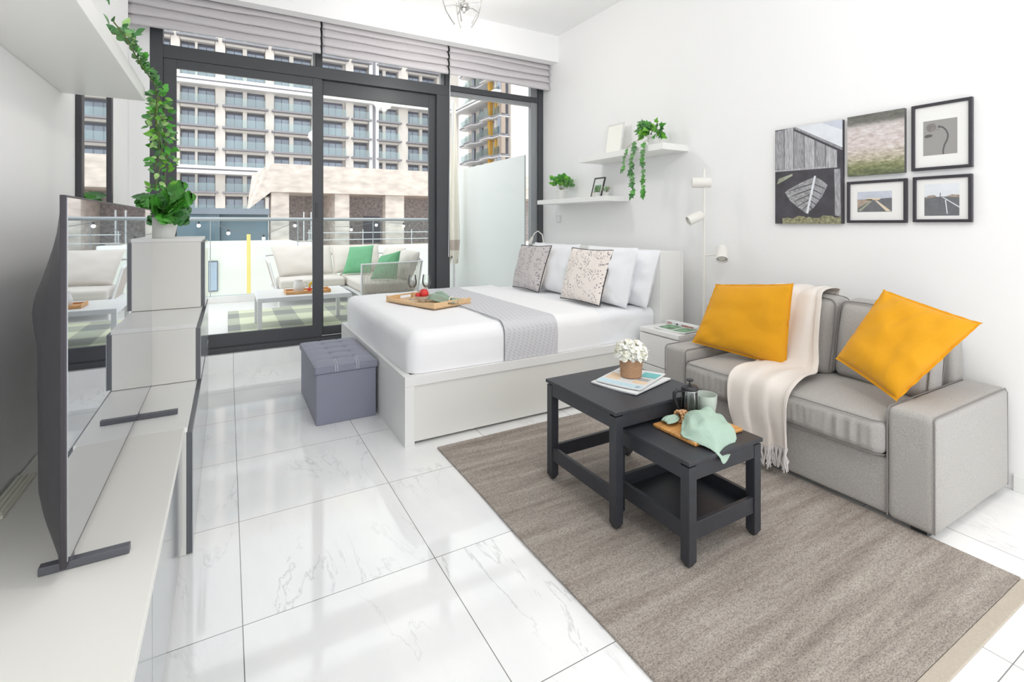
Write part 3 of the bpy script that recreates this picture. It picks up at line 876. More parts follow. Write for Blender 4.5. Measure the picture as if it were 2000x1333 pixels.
# ------------------------------------------------------------------ tray, glasses, bowl, napkin on the bed
tc_ = Vector((1.505, 4.095, 0.7085))
tray = thing('serving_tray', tc_, 'light bamboo tray with upturned handle end on the bed', 'tray')
A = math.atan2(-0.59, 0.22)
T = Matrix.Translation(tc_) @ Matrix.Rotation(A, 4, 'Z')
m = MB()
hl, hw = 0.315, 0.205
m.box(-hl, hl, -hw, hw, 0, 0.008, 'bamboo', T); m.build('tray_base', tray, bevel=0.001)
m = MB()
def rim_h(x):   # rim rises at both handle ends
    return 0.030 + 0.022 * max(0, (abs(x) - 0.18) / 0.135) ** 1.5
for sg in (-1, 1):
    vs = []; n = 16
    for i in range(n + 1):
        x = -hl + 2 * hl * i / n
        for (yy, zz) in ((sg * hw, 0), (sg * (hw - 0.010), 0), (sg * (hw - 0.010), rim_h(x)), (sg * hw, rim_h(x))): vs.append((x, yy, zz))
    fs = []
    for i in range(n):
        for q in range(4):
            a = i * 4 + q; b_ = i * 4 + (q + 1) % 4
            fs.append((a, b_, b_ + 4, a + 4))
    fs += [(0, 1, 2, 3), tuple(range(4 * n, 4 * n + 4))]
    m.add(vs, fs, 'bamboo', T)
for sg in (-1, 1):
    x0_, x1_ = sorted((sg * hl, sg * (hl - 0.010)))
    m.box(x0_, x1_, -hw + 0.01, hw - 0.01, 0.0, 0.012, 'bamboo', T)
    m.box(x0_, x1_, -hw + 0.01, -0.06, 0.012, 0.05, 'bamboo', T); m.box(x0_, x1_, 0.06, hw - 0.01, 0.012, 0.05, 'bamboo', T)
    m.box(x0_, x1_, -0.06, 0.06, 0.037, 0.05, 'bamboo', T)
m.build('tray_rim', tray, bevel=0.002)

def wine_glass(x, y, z, label):
    t = thing('wine_glass', (x, y, z), label, 'wine glass', 'wine glasses on the bed tray')
    MB().lathe([(0.033, 0), (0.030, 0.002), (0.005, 0.006), (0.0035, 0.02), (0.0035, 0.085), (0.006, 0.092)], 'clear', 20, (x, y, z)).build('stem', t, smooth=True)
    MB().lathe([(0.006, 0.092), (0.024, 0.104), (0.037, 0.128), (0.040, 0.15), (0.036, 0.185), (0.031, 0.215), (0.0295, 0.215), (0.0345, 0.185), (0.0385, 0.15), (0.035, 0.129), (0.022, 0.107), (0.001, 0.100)], 'clear', 24, (x, y, z)).build('bowl', t, smooth=True)
    return t
wine_glass(1.425, 4.28, 0.717, 'clear wine glass on the bed tray, the one nearer the foot of the bed')
wine_glass(1.553, 4.272, 0.717, 'clear wine glass on the bed tray directly behind the red fruit')

bc = Vector((1.455, 4.105, 0.717))
t = thing('fruit_bowl', bc, 'small grey stoneware bowl on the bed tray holding red fruit', 'bowl')
MB().lathe([(0.028, 0), (0.030, 0.006), (0.058, 0.030), (0.068, 0.052), (0.065, 0.052), (0.054, 0.032), (0.026, 0.010), (0.001, 0.008)], 'bowl', 28, bc).build('bowl_body', t, smooth=True)
def fruit(c, r, mn, label, cat='fruit', group=None, stemc=True, nm='fruit'):
    t = thing(nm, c, label, cat, group)
    m = MB()
    m.lathe([(0.001, -r * 0.82), (r * 0.45, -r * 0.9), (r * 0.85, -r * 0.5), (r, 0.0), (r * 0.9, r * 0.5), (r * 0.55, r * 0.86), (r * 0.2, r * 0.86), (0.001, r * 0.74)], mn, 20, c)
    m.build('fruit_body', t, smooth=True)
    MB().tube([(c[0], c[1], c[2] + r * 0.72), (c[0] + 0.003, c[1], c[2] + r * 1.15)], 0.0022, 'soil' if mn != 'red' else 'redink', 6).build('stem', t, smooth=True)
fruit(bc + Vector((0.012, -0.008, 0.073)), 0.040, 'red', 'large red round fruit on top of the grey bowl', group='red fruit in the bowl', nm='red_fruit')
fruit(bc + Vector((-0.035, 0.012, 0.054)), 0.024, 'red', 'small dark red fruit at the left of the grey bowl', group='red fruit in the bowl', nm='red_fruit')

# draped napkin helper
def cloth_patch(fn, nu, nv, mn, name, parent=None, solid=0.0025):
    m = MB(); m.grid(fn, nu, nv, mn)
    return m.build(name, parent, smooth=True, solid=solid, autos=180)
t = thing('cloth_napkin', (1.60, 3.98, 0.717), 'pale mint napkin gathered through a ring on the bed tray', 'napkin')
nd = Vector((0.35, -0.94, 0)); ns = Vector((0.94, 0.35, 0))
c0 = Vector((1.635, 3.90, 0.722))
def nap(a, b_):
    s_ = (a - 0.5) * 2; v = b_
    L = -0.24 * (1 - v)
    w = 0.018 + 0.085 * (1 - v) ** 0.8
    y = s_ * w
    z = 0.014 + (0.058 * math.cos(s_ * math.pi / 2) + 0.018 * math.sin(s_ * 11 + v * 3) * (1 - v * 0.4)) * (0.55 + 0.45 * math.sin(v * math.pi)) + 0.006 * noise.noise(Vector((a * 5, v * 6, 1)))
    return c0 + nd * L + ns * y + Vector((0, 0, max(0.0, z)))
cloth_patch(nap, 36, 18, 'mint', 'napkin_cloth', t)
def nap2(a, b_):
    s_ = (a - 0.5) * 2; v = b_
    w = 0.014 + 0.04 * v
    return c0 + nd * (0.012 + 0.075 * v) + ns * (s_ * w) + Vector((0, 0, 0.012 + 0.022 * math.cos(s_ * 1.5) + 0.007 * math.sin(s_ * 9)))
cloth_patch(nap2, 24, 8, 'mint', 'napkin_tail', t)
mr = MB()
mr.tube([c0 + nd * 0.004 + ns * (0.024 * math.cos(k / 20 * 2 * math.pi)) + Vector((0, 0, 0.024 + 0.024 * math.sin(k / 20 * 2 * math.pi))) for k in range(21)], 0.005, 'petal', 8, caps=False)
tag(mr.build('napkin_ring', None, smooth=True), 'white ring around the mint napkin on the bed tray', 'napkin ring')

# ------------------------------------------------------------------ storage ottoman
t = thing('storage_ottoman', (0.73, 4.02, 0), 'lavender grey tufted storage cube at the foot of the bed', 'ottoman')
m = MB(); m.box(0.525, 0.935, 3.625, 4.425, 0.0, 0.352, 'ottoman'); m.build('box_body', t, bevel=0.006)
m = MB()
tuft = [(0.525 + 0.41 * i, 0) for i in (1 / 3, 2 / 3)]
ox0, ox1, oy0, oy1 = 0.512, 0.948, 3.612, 4.438
m.soft(ox0, ox1, oy0, oy1, 0.353, 0.402, 0.014, 'ottoman', 30, top=0.0)
vs = m.v
tx = [ox0 + (ox1 - ox0) * k for k in (1 / 3, 2 / 3)]
ty = [oy0 + (oy1 - oy0) * k for k in (0.2, 0.4, 0.6, 0.8)]
def pad(x, y):
    e = min(x - ox0, ox1 - x, y - oy0, oy1 - y)
    h = 0.020 * (1 - math.exp(-max(0, e) / 0.04))
    for a in ty:
        h -= 0.010 * math.exp(-((y - a) / 0.012) ** 2) * (1 if tx[0] - 0.02 < x < tx[1] + 0.02 else 0.35)
    for a in tx:
        h -= 0.004 * math.exp(-((x - a) / 0.010) ** 2)
        for b_ in ty: h -= 0.012 * math.exp(-(((x - a) ** 2 + (y - b_) ** 2) / 0.0006))
    return h
m2 = MB()
m2.grid(lambda a, b_: Vector((ox0 + 0.004 + (ox1 - ox0 - 0.008) * a, oy0 + 0.004 + (oy1 - oy0 - 0.008) * b_, 0.4005 + pad(ox0 + (ox1 - ox0) * a, oy0 + (oy1 - oy0) * b_))), 60, 110, 'ottoman')
lid = m.build('lid', t, smooth=True, autos=50)
m2.build('cushion_top', lid, smooth=True, local=False, autos=180)
for a in tx:
    for d in (-0.007, 0.007):
        ms_ = MB()
        ms_.tube([(a + d, oy0 - 0.001, 0.362), (a + d, oy0 - 0.001, 0.396), (a + d, oy0 + 0.02, 0.413), (a + d, oy0 + 0.06, 0.4215), (a + d, ty[0] - 0.035, 0.4225)], 0.0013, 'stitch', 5)
        ms_.build('stitching', lid)
for a in tx:
    for b_ in ty: MB().ball((a, b_, 0.4005 + pad(a, b_) + 0.002), 0.007, 'ottoman', 10, (1, 1, 0.5)).build('button', lid, smooth=True)

# ------------------------------------------------------------------ nightstand + magazines
nx0, nx1, ny0, ny1, nz = 2.885, 3.270, 2.575, 2.975, 0.562
t = thing('nightstand', ((nx0 + nx1) / 2, (ny0 + ny1) / 2, 0), 'white two-drawer nightstand between the bed and the sofa', 'nightstand')
m = MB(); m.box(nx0, nx1, ny0, ny1, nz - 0.032, nz, 'white'); m.build('top', t, bevel=0.002)
m = MB(); m.box(nx0 + 0.022, nx1, ny0, ny1, 0.0, nz - 0.033, 'whitewarm'); m.build('carcass', t, bevel=0.001)
MB().box(nx0 + 0.003, nx0 + 0.0215, ny0 + 0.004, ny1 - 0.004, 0.285, nz - 0.043, 'white').build('drawer', t, bevel=0.0015)
MB().box(nx0 + 0.003, nx0 + 0.0215, ny0 + 0.004, ny1 - 0.004, 0.045, 0.278, 'white').build('drawer', t, bevel=0.0015)

def sheet_mag(name, label, c, w, h, yaw, th, prints, mn='paper', lift=0.0, cat='magazine', group=None, roll=0.0):
    """thin magazine; prints = (x0,x1,y0,y1,mat) in 0..1 of the cover"""
    t = thing(name, c, label, cat, group, rz=yaw)
    n = 14
    def zz(x): return th + lift * abs(2 * x - 1) ** 2 + roll * max(0, (x - 0.6) / 0.4) ** 2
    m = MB()
    m.grid(lambda a, b_: Vector(((a - 0.5) * w, (b_ - 0.5) * h, zz(a))), n, 2, mn)
    m.grid(lambda a, b_: Vector(((0.5 - a) * w, (b_ - 0.5) * h, zz(1 - a) - th)), n, 2, mn)
    for (b_, s_) in ((-0.5, 1), (0.5, -1)):
        m.grid(lambda a, q, b_=b_, s_=s_: Vector((s_ * (a - 0.5) * w, b_ * h, zz(a if s_ > 0 else 1 - a) - th * (1 - q))), n, 1, mn)
    for (a0, s_) in ((0, -1), (1, 1)):
        m.quad(Vector(((a0 - .5) * w, -s_ * h / 2, zz(a0) - th)), Vector(((a0 - .5) * w, s_ * h / 2, zz(a0) - th)), Vector(((a0 - .5) * w, s_ * h / 2, zz(a0))), Vector(((a0 - .5) * w, -s_ * h / 2, zz(a0))), mn)
    m.build('pages', t, local=True)
    p = MB()
    for (x0, x1, y0_, y1_, pm) in prints:
        k = max(1, int((x1 - x0) * 12))
        p.grid(lambda a, b_: Vector(((x0 + (x1 - x0) * a - 0.5) * w, (y0_ + (y1_ - y0_) * b_ - 0.5) * h, zz(x0 + (x1 - x0) * a) + 0.0006)), k, 1, pm)
    if prints: p.build('print', t, local=True)
    return t
yaw = math.radians(-90)
t = sheet_mag('magazine', 'magazine with green pictures lying nearer the edge of the nightstand', (3.05, 2.73, nz + 0.0005), 0.28, 0.21, yaw + 0.12, 0.006,
          [(0.04, 0.46, 0.18, 0.92, 'greenink'), (0.52, 0.97, 0.10, 0.86, 'greenink')], group='magazines on the nightstand', lift=0.006)
# rolled magazine standing behind it
t = thing('magazine', (3.16, 2.80, nz), 'folded white magazine with red and black print at the back of the nightstand', 'magazine', 'magazines on the nightstand')
m = MB(); m.soft(3.14, 3.20, 2.62, 2.945, nz + 0.0005, nz + 0.034, 0.015, 'paper', 8); m.build('pages', t, smooth=True)
pr = random.Random(4)
for (y0_, y1_, mn, rows) in ((2.87, 2.91, 'redink', 2), (2.805, 2.825, 'darkink', 1), (2.655, 2.765, 'redink', 1)):
    p = MB()
    for r_ in range(rows):
        y = y0_
        while y < y1_:
            d = pr.uniform(0.006, 0.013)
            zb_ = nz + 0.011 + r_ * 0.008
            p.quad((3.1392, y, zb_), (3.1392, y + d, zb_), (3.1392, y + d, zb_ + (0.006 if rows > 1 else 0.013)), (3.1392, y, zb_ + (0.006 if rows > 1 else 0.013)), mn)
            y += d + 0.003
    p.build('print', t)

# ------------------------------------------------------------------ three-headed floor lamp
lx, ly = 3.372, 2.742
t = thing('floor_lamp', (lx, ly, 0), 'slim white floor lamp with three spotlight heads by the nightstand', 'floor lamp')
MB().lathe([(0.083, 0), (0.085, 0.004), (0.083, 0.016), (0.012, 0.022), (0.010, 0.03)], 'lampw', 32, (lx, ly, 0)).build('base', t, smooth=True)
MB().tube([(lx, ly, 0.02), (lx, ly, 1.84)], 0.0105, 'lampw', 12).build('pole', t, smooth=True)
def head(c, d, L, r, arm):
    c = Vector(c); d = Vector(d).normalized()
    if arm: MB().tube([Vector((lx, ly, arm)), Vector((lx, ly, arm)).lerp(c, 0.8)], 0.006, 'lampw', 8).build('arm', t, smooth=True)
    T = Matrix.Translation(c - d * L / 2) @ d.to_track_quat('Z', 'Y').to_matrix().to_4x4()
    h = MB().lathe([(0.001, 0), (r * 0.92, 0.0), (r, 0.008), (r, L), (r - 0.006, L), (r - 0.006, L - 0.012)], 'lampw', 28, T=T).build('lamp_head', t, smooth=True, autos=40)
    MB().lathe([(r - 0.006, L - 0.013), (r - 0.015, L - 0.011), (r - 0.016, L - 0.013)], 'greyink', 28, T=T).build('bezel', h, smooth=True)
    MB().lathe([(r - 0.016, L - 0.014), (0.001, L - 0.013)], 'bulb', 28, T=T).build('bulb', h, smooth=True)
Rv = Vector((0.868, -0.496, 0))
head(Vector((lx, ly, 1.725)) + Rv * -0.025, (0.78, -0.62, 0.0), 0.145, 0.042, 1.725)
head(Vector((lx, ly, 1.437)) + Rv * -0.085 + Vector((-0.02, -0.03, 0)), (-0.85, 0.38, -0.42), 0.125, 0.040, 1.45)
head((3.425, 2.615, 1.150), (-0.52, -0.42, -0.74), 0.12, 0.045, 1.13)

# ------------------------------------------------------------------ floating shelves on the right wall
tag(MB().box(3.25, XR - 0.001, 3.07, 4.24, 2.035, 2.092, 'white').build('floating_shelf', None, bevel=0.002), 'upper white floating shelf carrying the trailing ivy', 'shelf', 'white floating shelves over the bed')
tag(MB().box(3.25, XR - 0.001, 3.82, 5.07, 1.617, 1.668, 'white').build('floating_shelf', None, bevel=0.002), 'lower white floating shelf reaching towards the window', 'shelf', 'white floating shelves over the bed')

def lean_frame(name, label, c, w, h, lean, mn, matw, content, yaw=math.radians(-90)):
    t = thing(name, c, label, 'picture frame', rz=yaw)
    L = Matrix.Rotation(-lean, 4, 'X')
    fw = 0.014
    m = MB()
    m.box(-w / 2, -w / 2 + fw, 0, 0.014, 0, h, mn, L); m.box(w / 2 - fw, w / 2, 0, 0.014, 0, h, mn, L)
    m.box(-w / 2 + fw, w / 2 - fw, 0, 0.014, 0, fw, mn, L); m.box(-w / 2 + fw, w / 2 - fw, 0, 0.014, h - fw, h, mn, L)
    m.build('frame', t, local=True, bevel=0.001)
    MB().box(-w / 2 + fw, w / 2 - fw, 0.005, 0.012, fw, h - fw, 'petal' if not content else 'paper', L).build('mount', t, local=True)
    if content:
        p = MB()
        for (x0, x1, z0_, z1_, pm) in content: p.box(x0 * w, x1 * w, 0.0035, 0.005, z0_ * h, z1_ * h, pm, L)
        p.build('photo', t, local=True)
    return t
lean_frame('photo_frame', 'tall thin white frame leaning on the upper shelf', (3.43, 3.93, 2.0925), 0.25, 0.335, math.radians(9), 'pot', 0, None)
lean_frame('photo_frame', 'small dark framed photo leaning back on the lower shelf', (3.40, 4.16, 1.6685), 0.175, 0.225, math.radians(16), 'plast', 0,
           [(-0.30, 0.30, 0.24, 0.62, 'greenink'), (-0.30, 0.30, 0.14, 0.24, 'peach')])

def bushy(name, label, c, r0, r1, h, fr, fh, n, shape, mats, size, seed, droop=0.2, cat='potted plant', group=None, potmat='pot'):
    c = Vector(c)
    t = thing(name, c, label, cat, group)
    m = MB(); pot(m, c, r0, r1, h, potmat); m.build('pot', t, smooth=True, autos=50)
    MB().lathe([(0.001, h - 0.015), (r1 - 0.006, h - 0.015)], 'soil', 20, c).build('soil', t)
    R = random.Random(seed); mf = MB()
    for k in range(n):
        az = R.uniform(0, 2 * math.pi); el = math.asin(R.uniform(-0.25, 1)); q = R.uniform(0.45, 1)
        p = c + Vector((math.cos(az) * math.cos(el) * fr * q, math.sin(az) * math.cos(el) * fr * q, h + fh * 0.35 + math.sin(el) * fh * 0.65 * q))
        root = c + Vector((0, 0, h - 0.015))
        if k % 3 == 0: mf.tube([root, p], 0.0012, 'stem', 4, caps=False)
        d = (p - root).normalized() + Vector((0, 0, -droop))
        L = size * R.uniform(0.7, 1.2)
        if p.x + L > XR: d.x = -abs(d.x)
        d.normalize()
        leaf(mf, p, p + d * L, (R.uniform(-1, 0.3), -1, R.uniform(-.3, 1)), shape, R.choice(mats), 0.12, 0.2)
    mf.build('foliage', t, smooth=True, autos=180)
    return t
bushy('potted_plant', 'leafy green plant in a white pot at the window end of the lower shelf', (3.41, 4.80, 1.668), 0.045, 0.062, 0.115, 0.125, 0.17, 90, 'round', ['leaf', 'leaf_l', 'ivy'], 0.05, 2)
bushy('succulent', 'tiny succulent in a white pot in front of the dark frame', (3.335, 4.045, 1.668), 0.020, 0.027, 0.045, 0.03, 0.045, 40, 'thin', ['ivy', 'succ', 'leaf_d'], 0.03, 5, 0.0, 'succulent', 'small succulents on the lower shelf')
bushy('succulent', 'tiny olive succulent in a white pot right of the dark frame', (3.375, 3.955, 1.668), 0.022, 0.028, 0.042, 0.032, 0.045, 40, 'thin', ['succ', 'succ', 'ivy'], 0.035, 6, 0.0, 'succulent', 'small succulents on the lower shelf')
# trailing ivy
c = Vector((3.37, 3.29, 2.0922))
t = thing('ivy_plant', c, 'ivy in a white pot trailing down from the upper shelf', 'potted plant')
m = MB(); pot(m, c, 0.045, 0.06, 0.10); m.build('pot', t, smooth=True, autos=50)
MB().lathe([(0.001, 0.086), (0.054, 0.086)], 'soil', 20, c).build('soil', t)
R = random.Random(9); mf = MB()
for k in range(70):
    az = R.uniform(0, 2 * math.pi); el = math.asin(R.uniform(-0.3, 1)); q = R.uniform(0.5, 1)
    p = c + Vector((-0.03, 0.01, 0)) + Vector((math.cos(az) * math.cos(el) * 0.10 * q, math.sin(az) * math.cos(el) * 0.115 * q, 0.11 + math.sin(el) * 0.125 * q))
    d = ((p - c - Vector((0, 0, 0.10))).normalized() + Vector((-0.2, -0.1, -0.6))).normalized()
    L = R.uniform(0.045, 0.07)
    if p.x > 3.45: d.x = -abs(d.x)
    leaf(mf, p, p + d * L, (-1, -0.4 + R.uniform(-.4, .4), R.uniform(0, .6)), 'ivy', R.choice(['ivy', 'leaf_d', 'ivy', 'leaf', 'leaf_l']), 0.1, 0.2)
for (pts, sz) in (([(3.33, 3.42, 2.20), (3.235, 3.47, 2.14), (3.22, 3.50, 2.0), (3.225, 3.51, 1.90), (3.22, 3.505, 1.78), (3.225, 3.49, 1.62)], 0.062),
                  ([(3.33, 3.36, 2.18), (3.235, 3.37, 2.12), (3.22, 3.36, 1.98), (3.225, 3.355, 1.85), (3.22, 3.36, 1.70), (3.225, 3.37, 1.64)], 0.055),
                  ([(3.30, 3.46, 2.18), (3.22, 3.56, 2.10), (3.205, 3.60, 1.98), (3.205, 3.605, 1.86)], 0.045)):
    pts = [Vector(p) - Vector((0, 0.085, 0)) for p in pts]
    sz *= 1.12
    mf.tube(pts, 0.0018, 'stem', 5)
    for i in range(1, len(pts) - 1):
        for q in range(3):
            p = pts[i].lerp(pts[i + 1], (q + R.uniform(0.1, 0.6)) / 3)
            d = Vector((-0.25, R.uniform(-0.8, 0.8), -0.7)).normalized()
            leaf(mf, p, p + d * sz * R.uniform(0.75, 1.1), (-1, -0.2, 0.4), 'ivy', R.choice(['ivy', 'leaf_d', 'leaf', 'ivy']), 0.1, 0.15)
mf.build('foliage', t, smooth=True, autos=180)
# switch plate
t = MB().box(XR - 0.009, XR - 0.001, 5.02, 5.11, 1.40, 1.49, 'pot').build('light_switch', None, bevel=0.003)
tag(t, 'small white switch plate on the wall below the lower shelf', 'switch')
MB().box(XR - 0.012, XR - 0.0095, 5.035, 5.095, 1.415, 1.475, 'white').build('rocker', t, bevel=0.002)
# ------------------------------------------------------------------ rug
mr_ = mat('heathered taupe rug wool', (172, 160, 148), 0.98)
nt, b = nodes_of(mr_)
N = nt.nodes.new; K = nt.links.new
tc = N('ShaderNodeTexCoord')
mp = N('ShaderNodeMapping'); K(tc.outputs['Object'], mp.inputs[0]); mp.inputs['Scale'].default_value = (0.55, 6.5, 1)
n1 = N('ShaderNodeTexNoise'); n1.inputs['Scale'].default_value = 2.6; n1.inputs['Detail'].default_value = 7; n1.inputs['Roughness'].default_value = 0.65; K(mp.outputs[0], n1.inputs['Vector'])
c1 = ramp(nt, n1.outputs['Fac'], [(0.30, lin((150, 138, 130))), (0.5, lin((176, 166, 157))), (0.70, lin((196, 188, 179)))])
mp2 = N('ShaderNodeMapping'); K(tc.outputs['Object'], mp2.inputs[0]); mp2.inputs['Scale'].default_value = (1.0, 2.2, 1)
n2 = N('ShaderNodeTexNoise'); n2.inputs['Scale'].default_value = 130; n2.inputs['Detail'].default_value = 4; n2.inputs['Roughness'].default_value = 0.8; K(mp2.outputs[0], n2.inputs['Vector'])
c2 = ramp(nt, n2.outputs['Fac'], [(0.36, (0.22, 0.20, 0.20)), (0.5, (0.92, 0.92, 0.92)), (0.64, (1.35, 1.35, 1.32))])
mx = N('ShaderNodeMixRGB'); mx.blend_type = 'MULTIPLY'; mx.inputs[0].default_value = 0.75; K(c1, mx.inputs[1]); K(c2, mx.inputs[2]); K(mx.outputs[0], b.inputs['Base Color'])
bp = N('ShaderNodeBump'); bp.inputs['Strength'].default_value = 0.8; bp.inputs['Distance'].default_value = 0.004; K(n2.outputs['Fac'], bp.inputs['Height']); K(bp.outputs[0], b.inputs['Normal'])
M['rug'] = mr_
M['hem'] = mat('taupe rug binding', (186, 176, 162), 0.95, noise_amt=0.08, noise_scale=160, bump=0.4, bump_scale=300)
t = thing('area_rug', (1.9, 1.8, 0), 'large heathered taupe rug under the nesting tables', 'rug')
m = MB()
m.grid(lambda a, b_: Vector((1.122 + 1.572 * a + 0.006 * math.sin(b_ * 9) * (a < 0.01), 0.70 + 2.20 * b_, 0.0105)), 30, 40, 'rug')
m.box(1.125, 2.690, 0.702, 2.898, 0.0005, 0.0102, 'rug')
m.build('pile', t)
MB().box(1.122, 2.694, 0.652, 0.7005, 0.0005, 0.0085, 'hem').build('binding', t, bevel=0.002)

# ------------------------------------------------------------------ sofa
sf = thing('sofa', (3.1, 1.73, 0), 'light grey two-seat sofa with wide arms against the right wall', 'sofa')
sx0, sx1, sy0, sy1 = 2.662, 3.52, 0.96, 2.50
def piping(parent, pts, r=0.0035, mn='sofapipe'):
    return MB().tube(pts, r, mn, 6).build('piping', parent, smooth=True)
MB().soft(sx0 + 0.012, sx1 - 0.02, sy0 + 0.185, sy1 - 0.185, 0.032, 0.298, 0.02, 'sofa', 8, wr=0.002, wf=4).build('base', sf, smooth=True)
def arm(y0, y1, seed, zt=0.545):
    m = MB(); m.soft(sx0, sx1, y0, y1, 0.028, zt, 0.030, 'sofa', 10, wr=0.004, wf=4, seed=seed, top=0.006)
    a = m.build('arm', sf, smooth=True)
    r = 0.028
    for (yy, sg) in ((y0, 1), (y1, -1)):
        pts = [(sx0 + 0.004, yy + sg * 0.004, 0.04), (sx0 + 0.004, yy + sg * 0.004, zt - r)]
        for k in range(1, 6):
            an = k / 5 * math.pi / 2
            pts.append((sx0 + 0.004 + r * (1 - math.cos(an)), yy + sg * 0.006, zt - r + 0.004 + r * math.sin(an) * 0.8))
        pts += [(sx1 - 0.25, yy + sg * 0.007, zt - 0.003), (sx1 - 0.03, yy + sg * 0.007, zt - 0.004), (sx1 - 0.006, yy + sg * 0.006, zt - 0.03)]
        if (yy == y0 and sg == 1): pts += [(sx1 - 0.003, yy + sg * 0.005, 0.04)]
        piping(a, pts)
    return a
arm(sy0, sy0 + 0.187, 1); arm(sy1 - 0.187, sy1, 5)
MB().soft(3.40, sx1 + 0.01, sy0 + 0.185, sy1 - 0.185, 0.06, 0.775, 0.025, 'sofa', 8, wr=0.003).build('back', sf, smooth=True)
for (x, y) in ((2.72, 1.03), (2.72, 2.43), (3.44, 1.03), (3.44, 2.43)):
    MB().box(x - 0.03, x + 0.03, y - 0.03, y + 0.03, 0.0115 if x < 2.7 else 0.0005, 0.035, 'plast').build('foot', sf)
def seat(y0, y1, seed):
    m = MB(); x0, x1 = 2.632, 3.385
    m.soft(x0, x1, y0, y1, 0.302, 0.478, 0.045, 'sofa', 70, wr=0.004, wf=5, seed=seed, bulge=(0.012, 0.0, 0.004), top=0.028)
    R = random.Random(seed)
    for p in m.v:
        if p.x < x0 + 0.05 and 0.315 < p.z < 0.462:
            k = math.sin(math.pi * (p.z - 0.315) / 0.147)
            w = noise.noise(Vector((p.y * 34 + seed * 3, p.z * 2.5, 0)))
            p.x += 0.022 * w * k
    c = m.build('seat_cushion', sf, smooth=True, autos=180)
    for zz, off in ((0.470, 0.006), (0.312, 0.008)):
        pts = [(x0 + 0.30, y0 - 0.001, zz), (x0 + 0.055, y0 + 0.002, zz)] + [(x0 + off - 0.004 + 0.045 * (1 - math.sin(a)), y0 + 0.004 + 0.045 * (1 - math.cos(a)), zz) for a in [i / 5 * math.pi / 2 for i in range(1, 6)]]
        pts += [(x0 + off - 0.006, y0 + (y1 - y0) * k, zz) for k in (0.3, 0.5, 0.7)]
        pts += [(x0 + off - 0.004 + 0.045 * (1 - math.cos(a)), y1 - 0.004 - 0.045 * (1 - math.sin(a)), zz) for a in [i / 5 * math.pi / 2 for i in range(0, 5)]] + [(x0 + 0.06, y1 - 0.002, zz), (x0 + 0.3, y1 + 0.001, zz)]
        piping(c, pts, 0.003)
    return c
ym = 1.735
seat(sy0 + 0.19, ym - 0.002, 3); seat(ym + 0.002, sy1 - 0.19, 8)
def backc(y0, y1, zt, seed, tilt=0.17, roll=0.0):
    zb = 0.485
    m = MB(); m.soft(0, 0.19, y0, y1, 0, zt - zb, 0.05, 'sofa', 18, wr=0.010, wf=5, seed=seed, bulge=(0.045, 0.004, 0.0), top=0.01)
    T = lambda p: Vector((3.09 + p.x + tilt * p.z, p.y, zb + p.z + roll * (p.y - (y0 + y1) / 2)))
    m.v = [T(p) for p in m.v]
    c = m.build('back_cushion', sf, smooth=True, autos=180)
    h = zt - zb
    for xx in (0.012, 0.178):
        pts = [(xx, y0 + 0.006, 0.03), (xx, y0 + 0.003, h * 0.5), (xx, y0 + 0.006, h - 0.045)]
        pts += [(xx, y0 + 0.006 + 0.04 * (1 - math.cos(a)), h - 0.045 + 0.04 * math.sin(a)) for a in (0.5, 1.0, 1.57)]
        pts += [(xx, y0 + (y1 - y0) * k, h + 0.003) for k in (0.3, 0.5, 0.7)]
        pts += [(xx, y1 - 0.006 - 0.04 * (1 - math.sin(a)), h - 0.045 + 0.04 * math.cos(a)) for a in (0, 0.57, 1.07, 1.57)]
        pts += [(xx, y1 - 0.003, h * 0.5), (xx, y1 - 0.006, 0.03)]
        piping(c, [T(Vector(p)) for p in pts], 0.0035)
    return c
backc(1.150, 1.612, 0.925, 3, 0.20, 0.07); backc(1.630, 2.31, 0.945, 8, 0.20, 0.02)

pillow('throw_cushion', 'mustard yellow cushion resting on the far sofa arm beside the cream throw', 'cushion',
       (2.965, 2.305, 0.960), (3.00, 1.793, 1.020), (2.965, 1.815, 0.515), (2.80, 2.365, 0.575), 0.14, 'yellow', 0.035, 12, 0.013, flange=0.012, group='mustard cushions on the sofa', n=44)
pillow('throw_cushion', 'mustard yellow cushion tilted on its corner against the near sofa arm', 'cushion',
       (3.03, 1.313, 1.032), (3.035, 0.931, 0.928), (2.765, 1.147, 0.560), (2.86, 1.457, 0.668), 0.15, 'yellow', 0.03, 21, 0.015, flange=0.012, group='mustard cushions on the sofa', n=44)

# throw
prof = [(3.395, 0.80), (3.385, 0.94), (3.35, 0.965), (3.25, 0.975), (3.155, 0.962), (3.118, 0.90), (3.075, 0.80), (3.045, 0.68), (3.01, 0.58), (2.965, 0.535), (2.90, 0.522), (2.80, 0.525), (2.72, 0.520), (2.66, 0.506), (2.622, 0.475), (2.607, 0.42), (2.606, 0.34), (2.612, 0.27), (2.616, 0.20)]
yl = [2.03, 2.03, 2.03, 2.03, 2.02, 2.02, 2.01, 2.01, 2.00, 1.99, 1.97, 1.96, 1.95, 1.95, 1.95, 1.945, 1.93, 1.90, 1.88]
yr = [1.70, 1.70, 1.70, 1.70, 1.69, 1.675, 1.66, 1.65, 1.63, 1.62, 1.60, 1.59, 1.58, 1.575, 1.575, 1.575, 1.57, 1.565, 1.56]
def smooth_sample(arr, t_):
    q = t_ * (len(arr) - 1); i = min(len(arr) - 2, int(q)); f_ = q - i
    p0 = arr[max(0, i - 1)]; p1 = arr[i]; p2 = arr[i + 1]; p3 = arr[min(len(arr) - 1, i + 2)]
    return 0.5 * (2 * p1 + (-p0 + p2) * f_ + (2 * p0 - 5 * p1 + 4 * p2 - p3) * f_ ** 2 + (-p0 + 3 * p1 - 3 * p2 + p3) * f_ ** 3)
px = [p[0] for p in prof]; pz = [p[1] for p in prof]
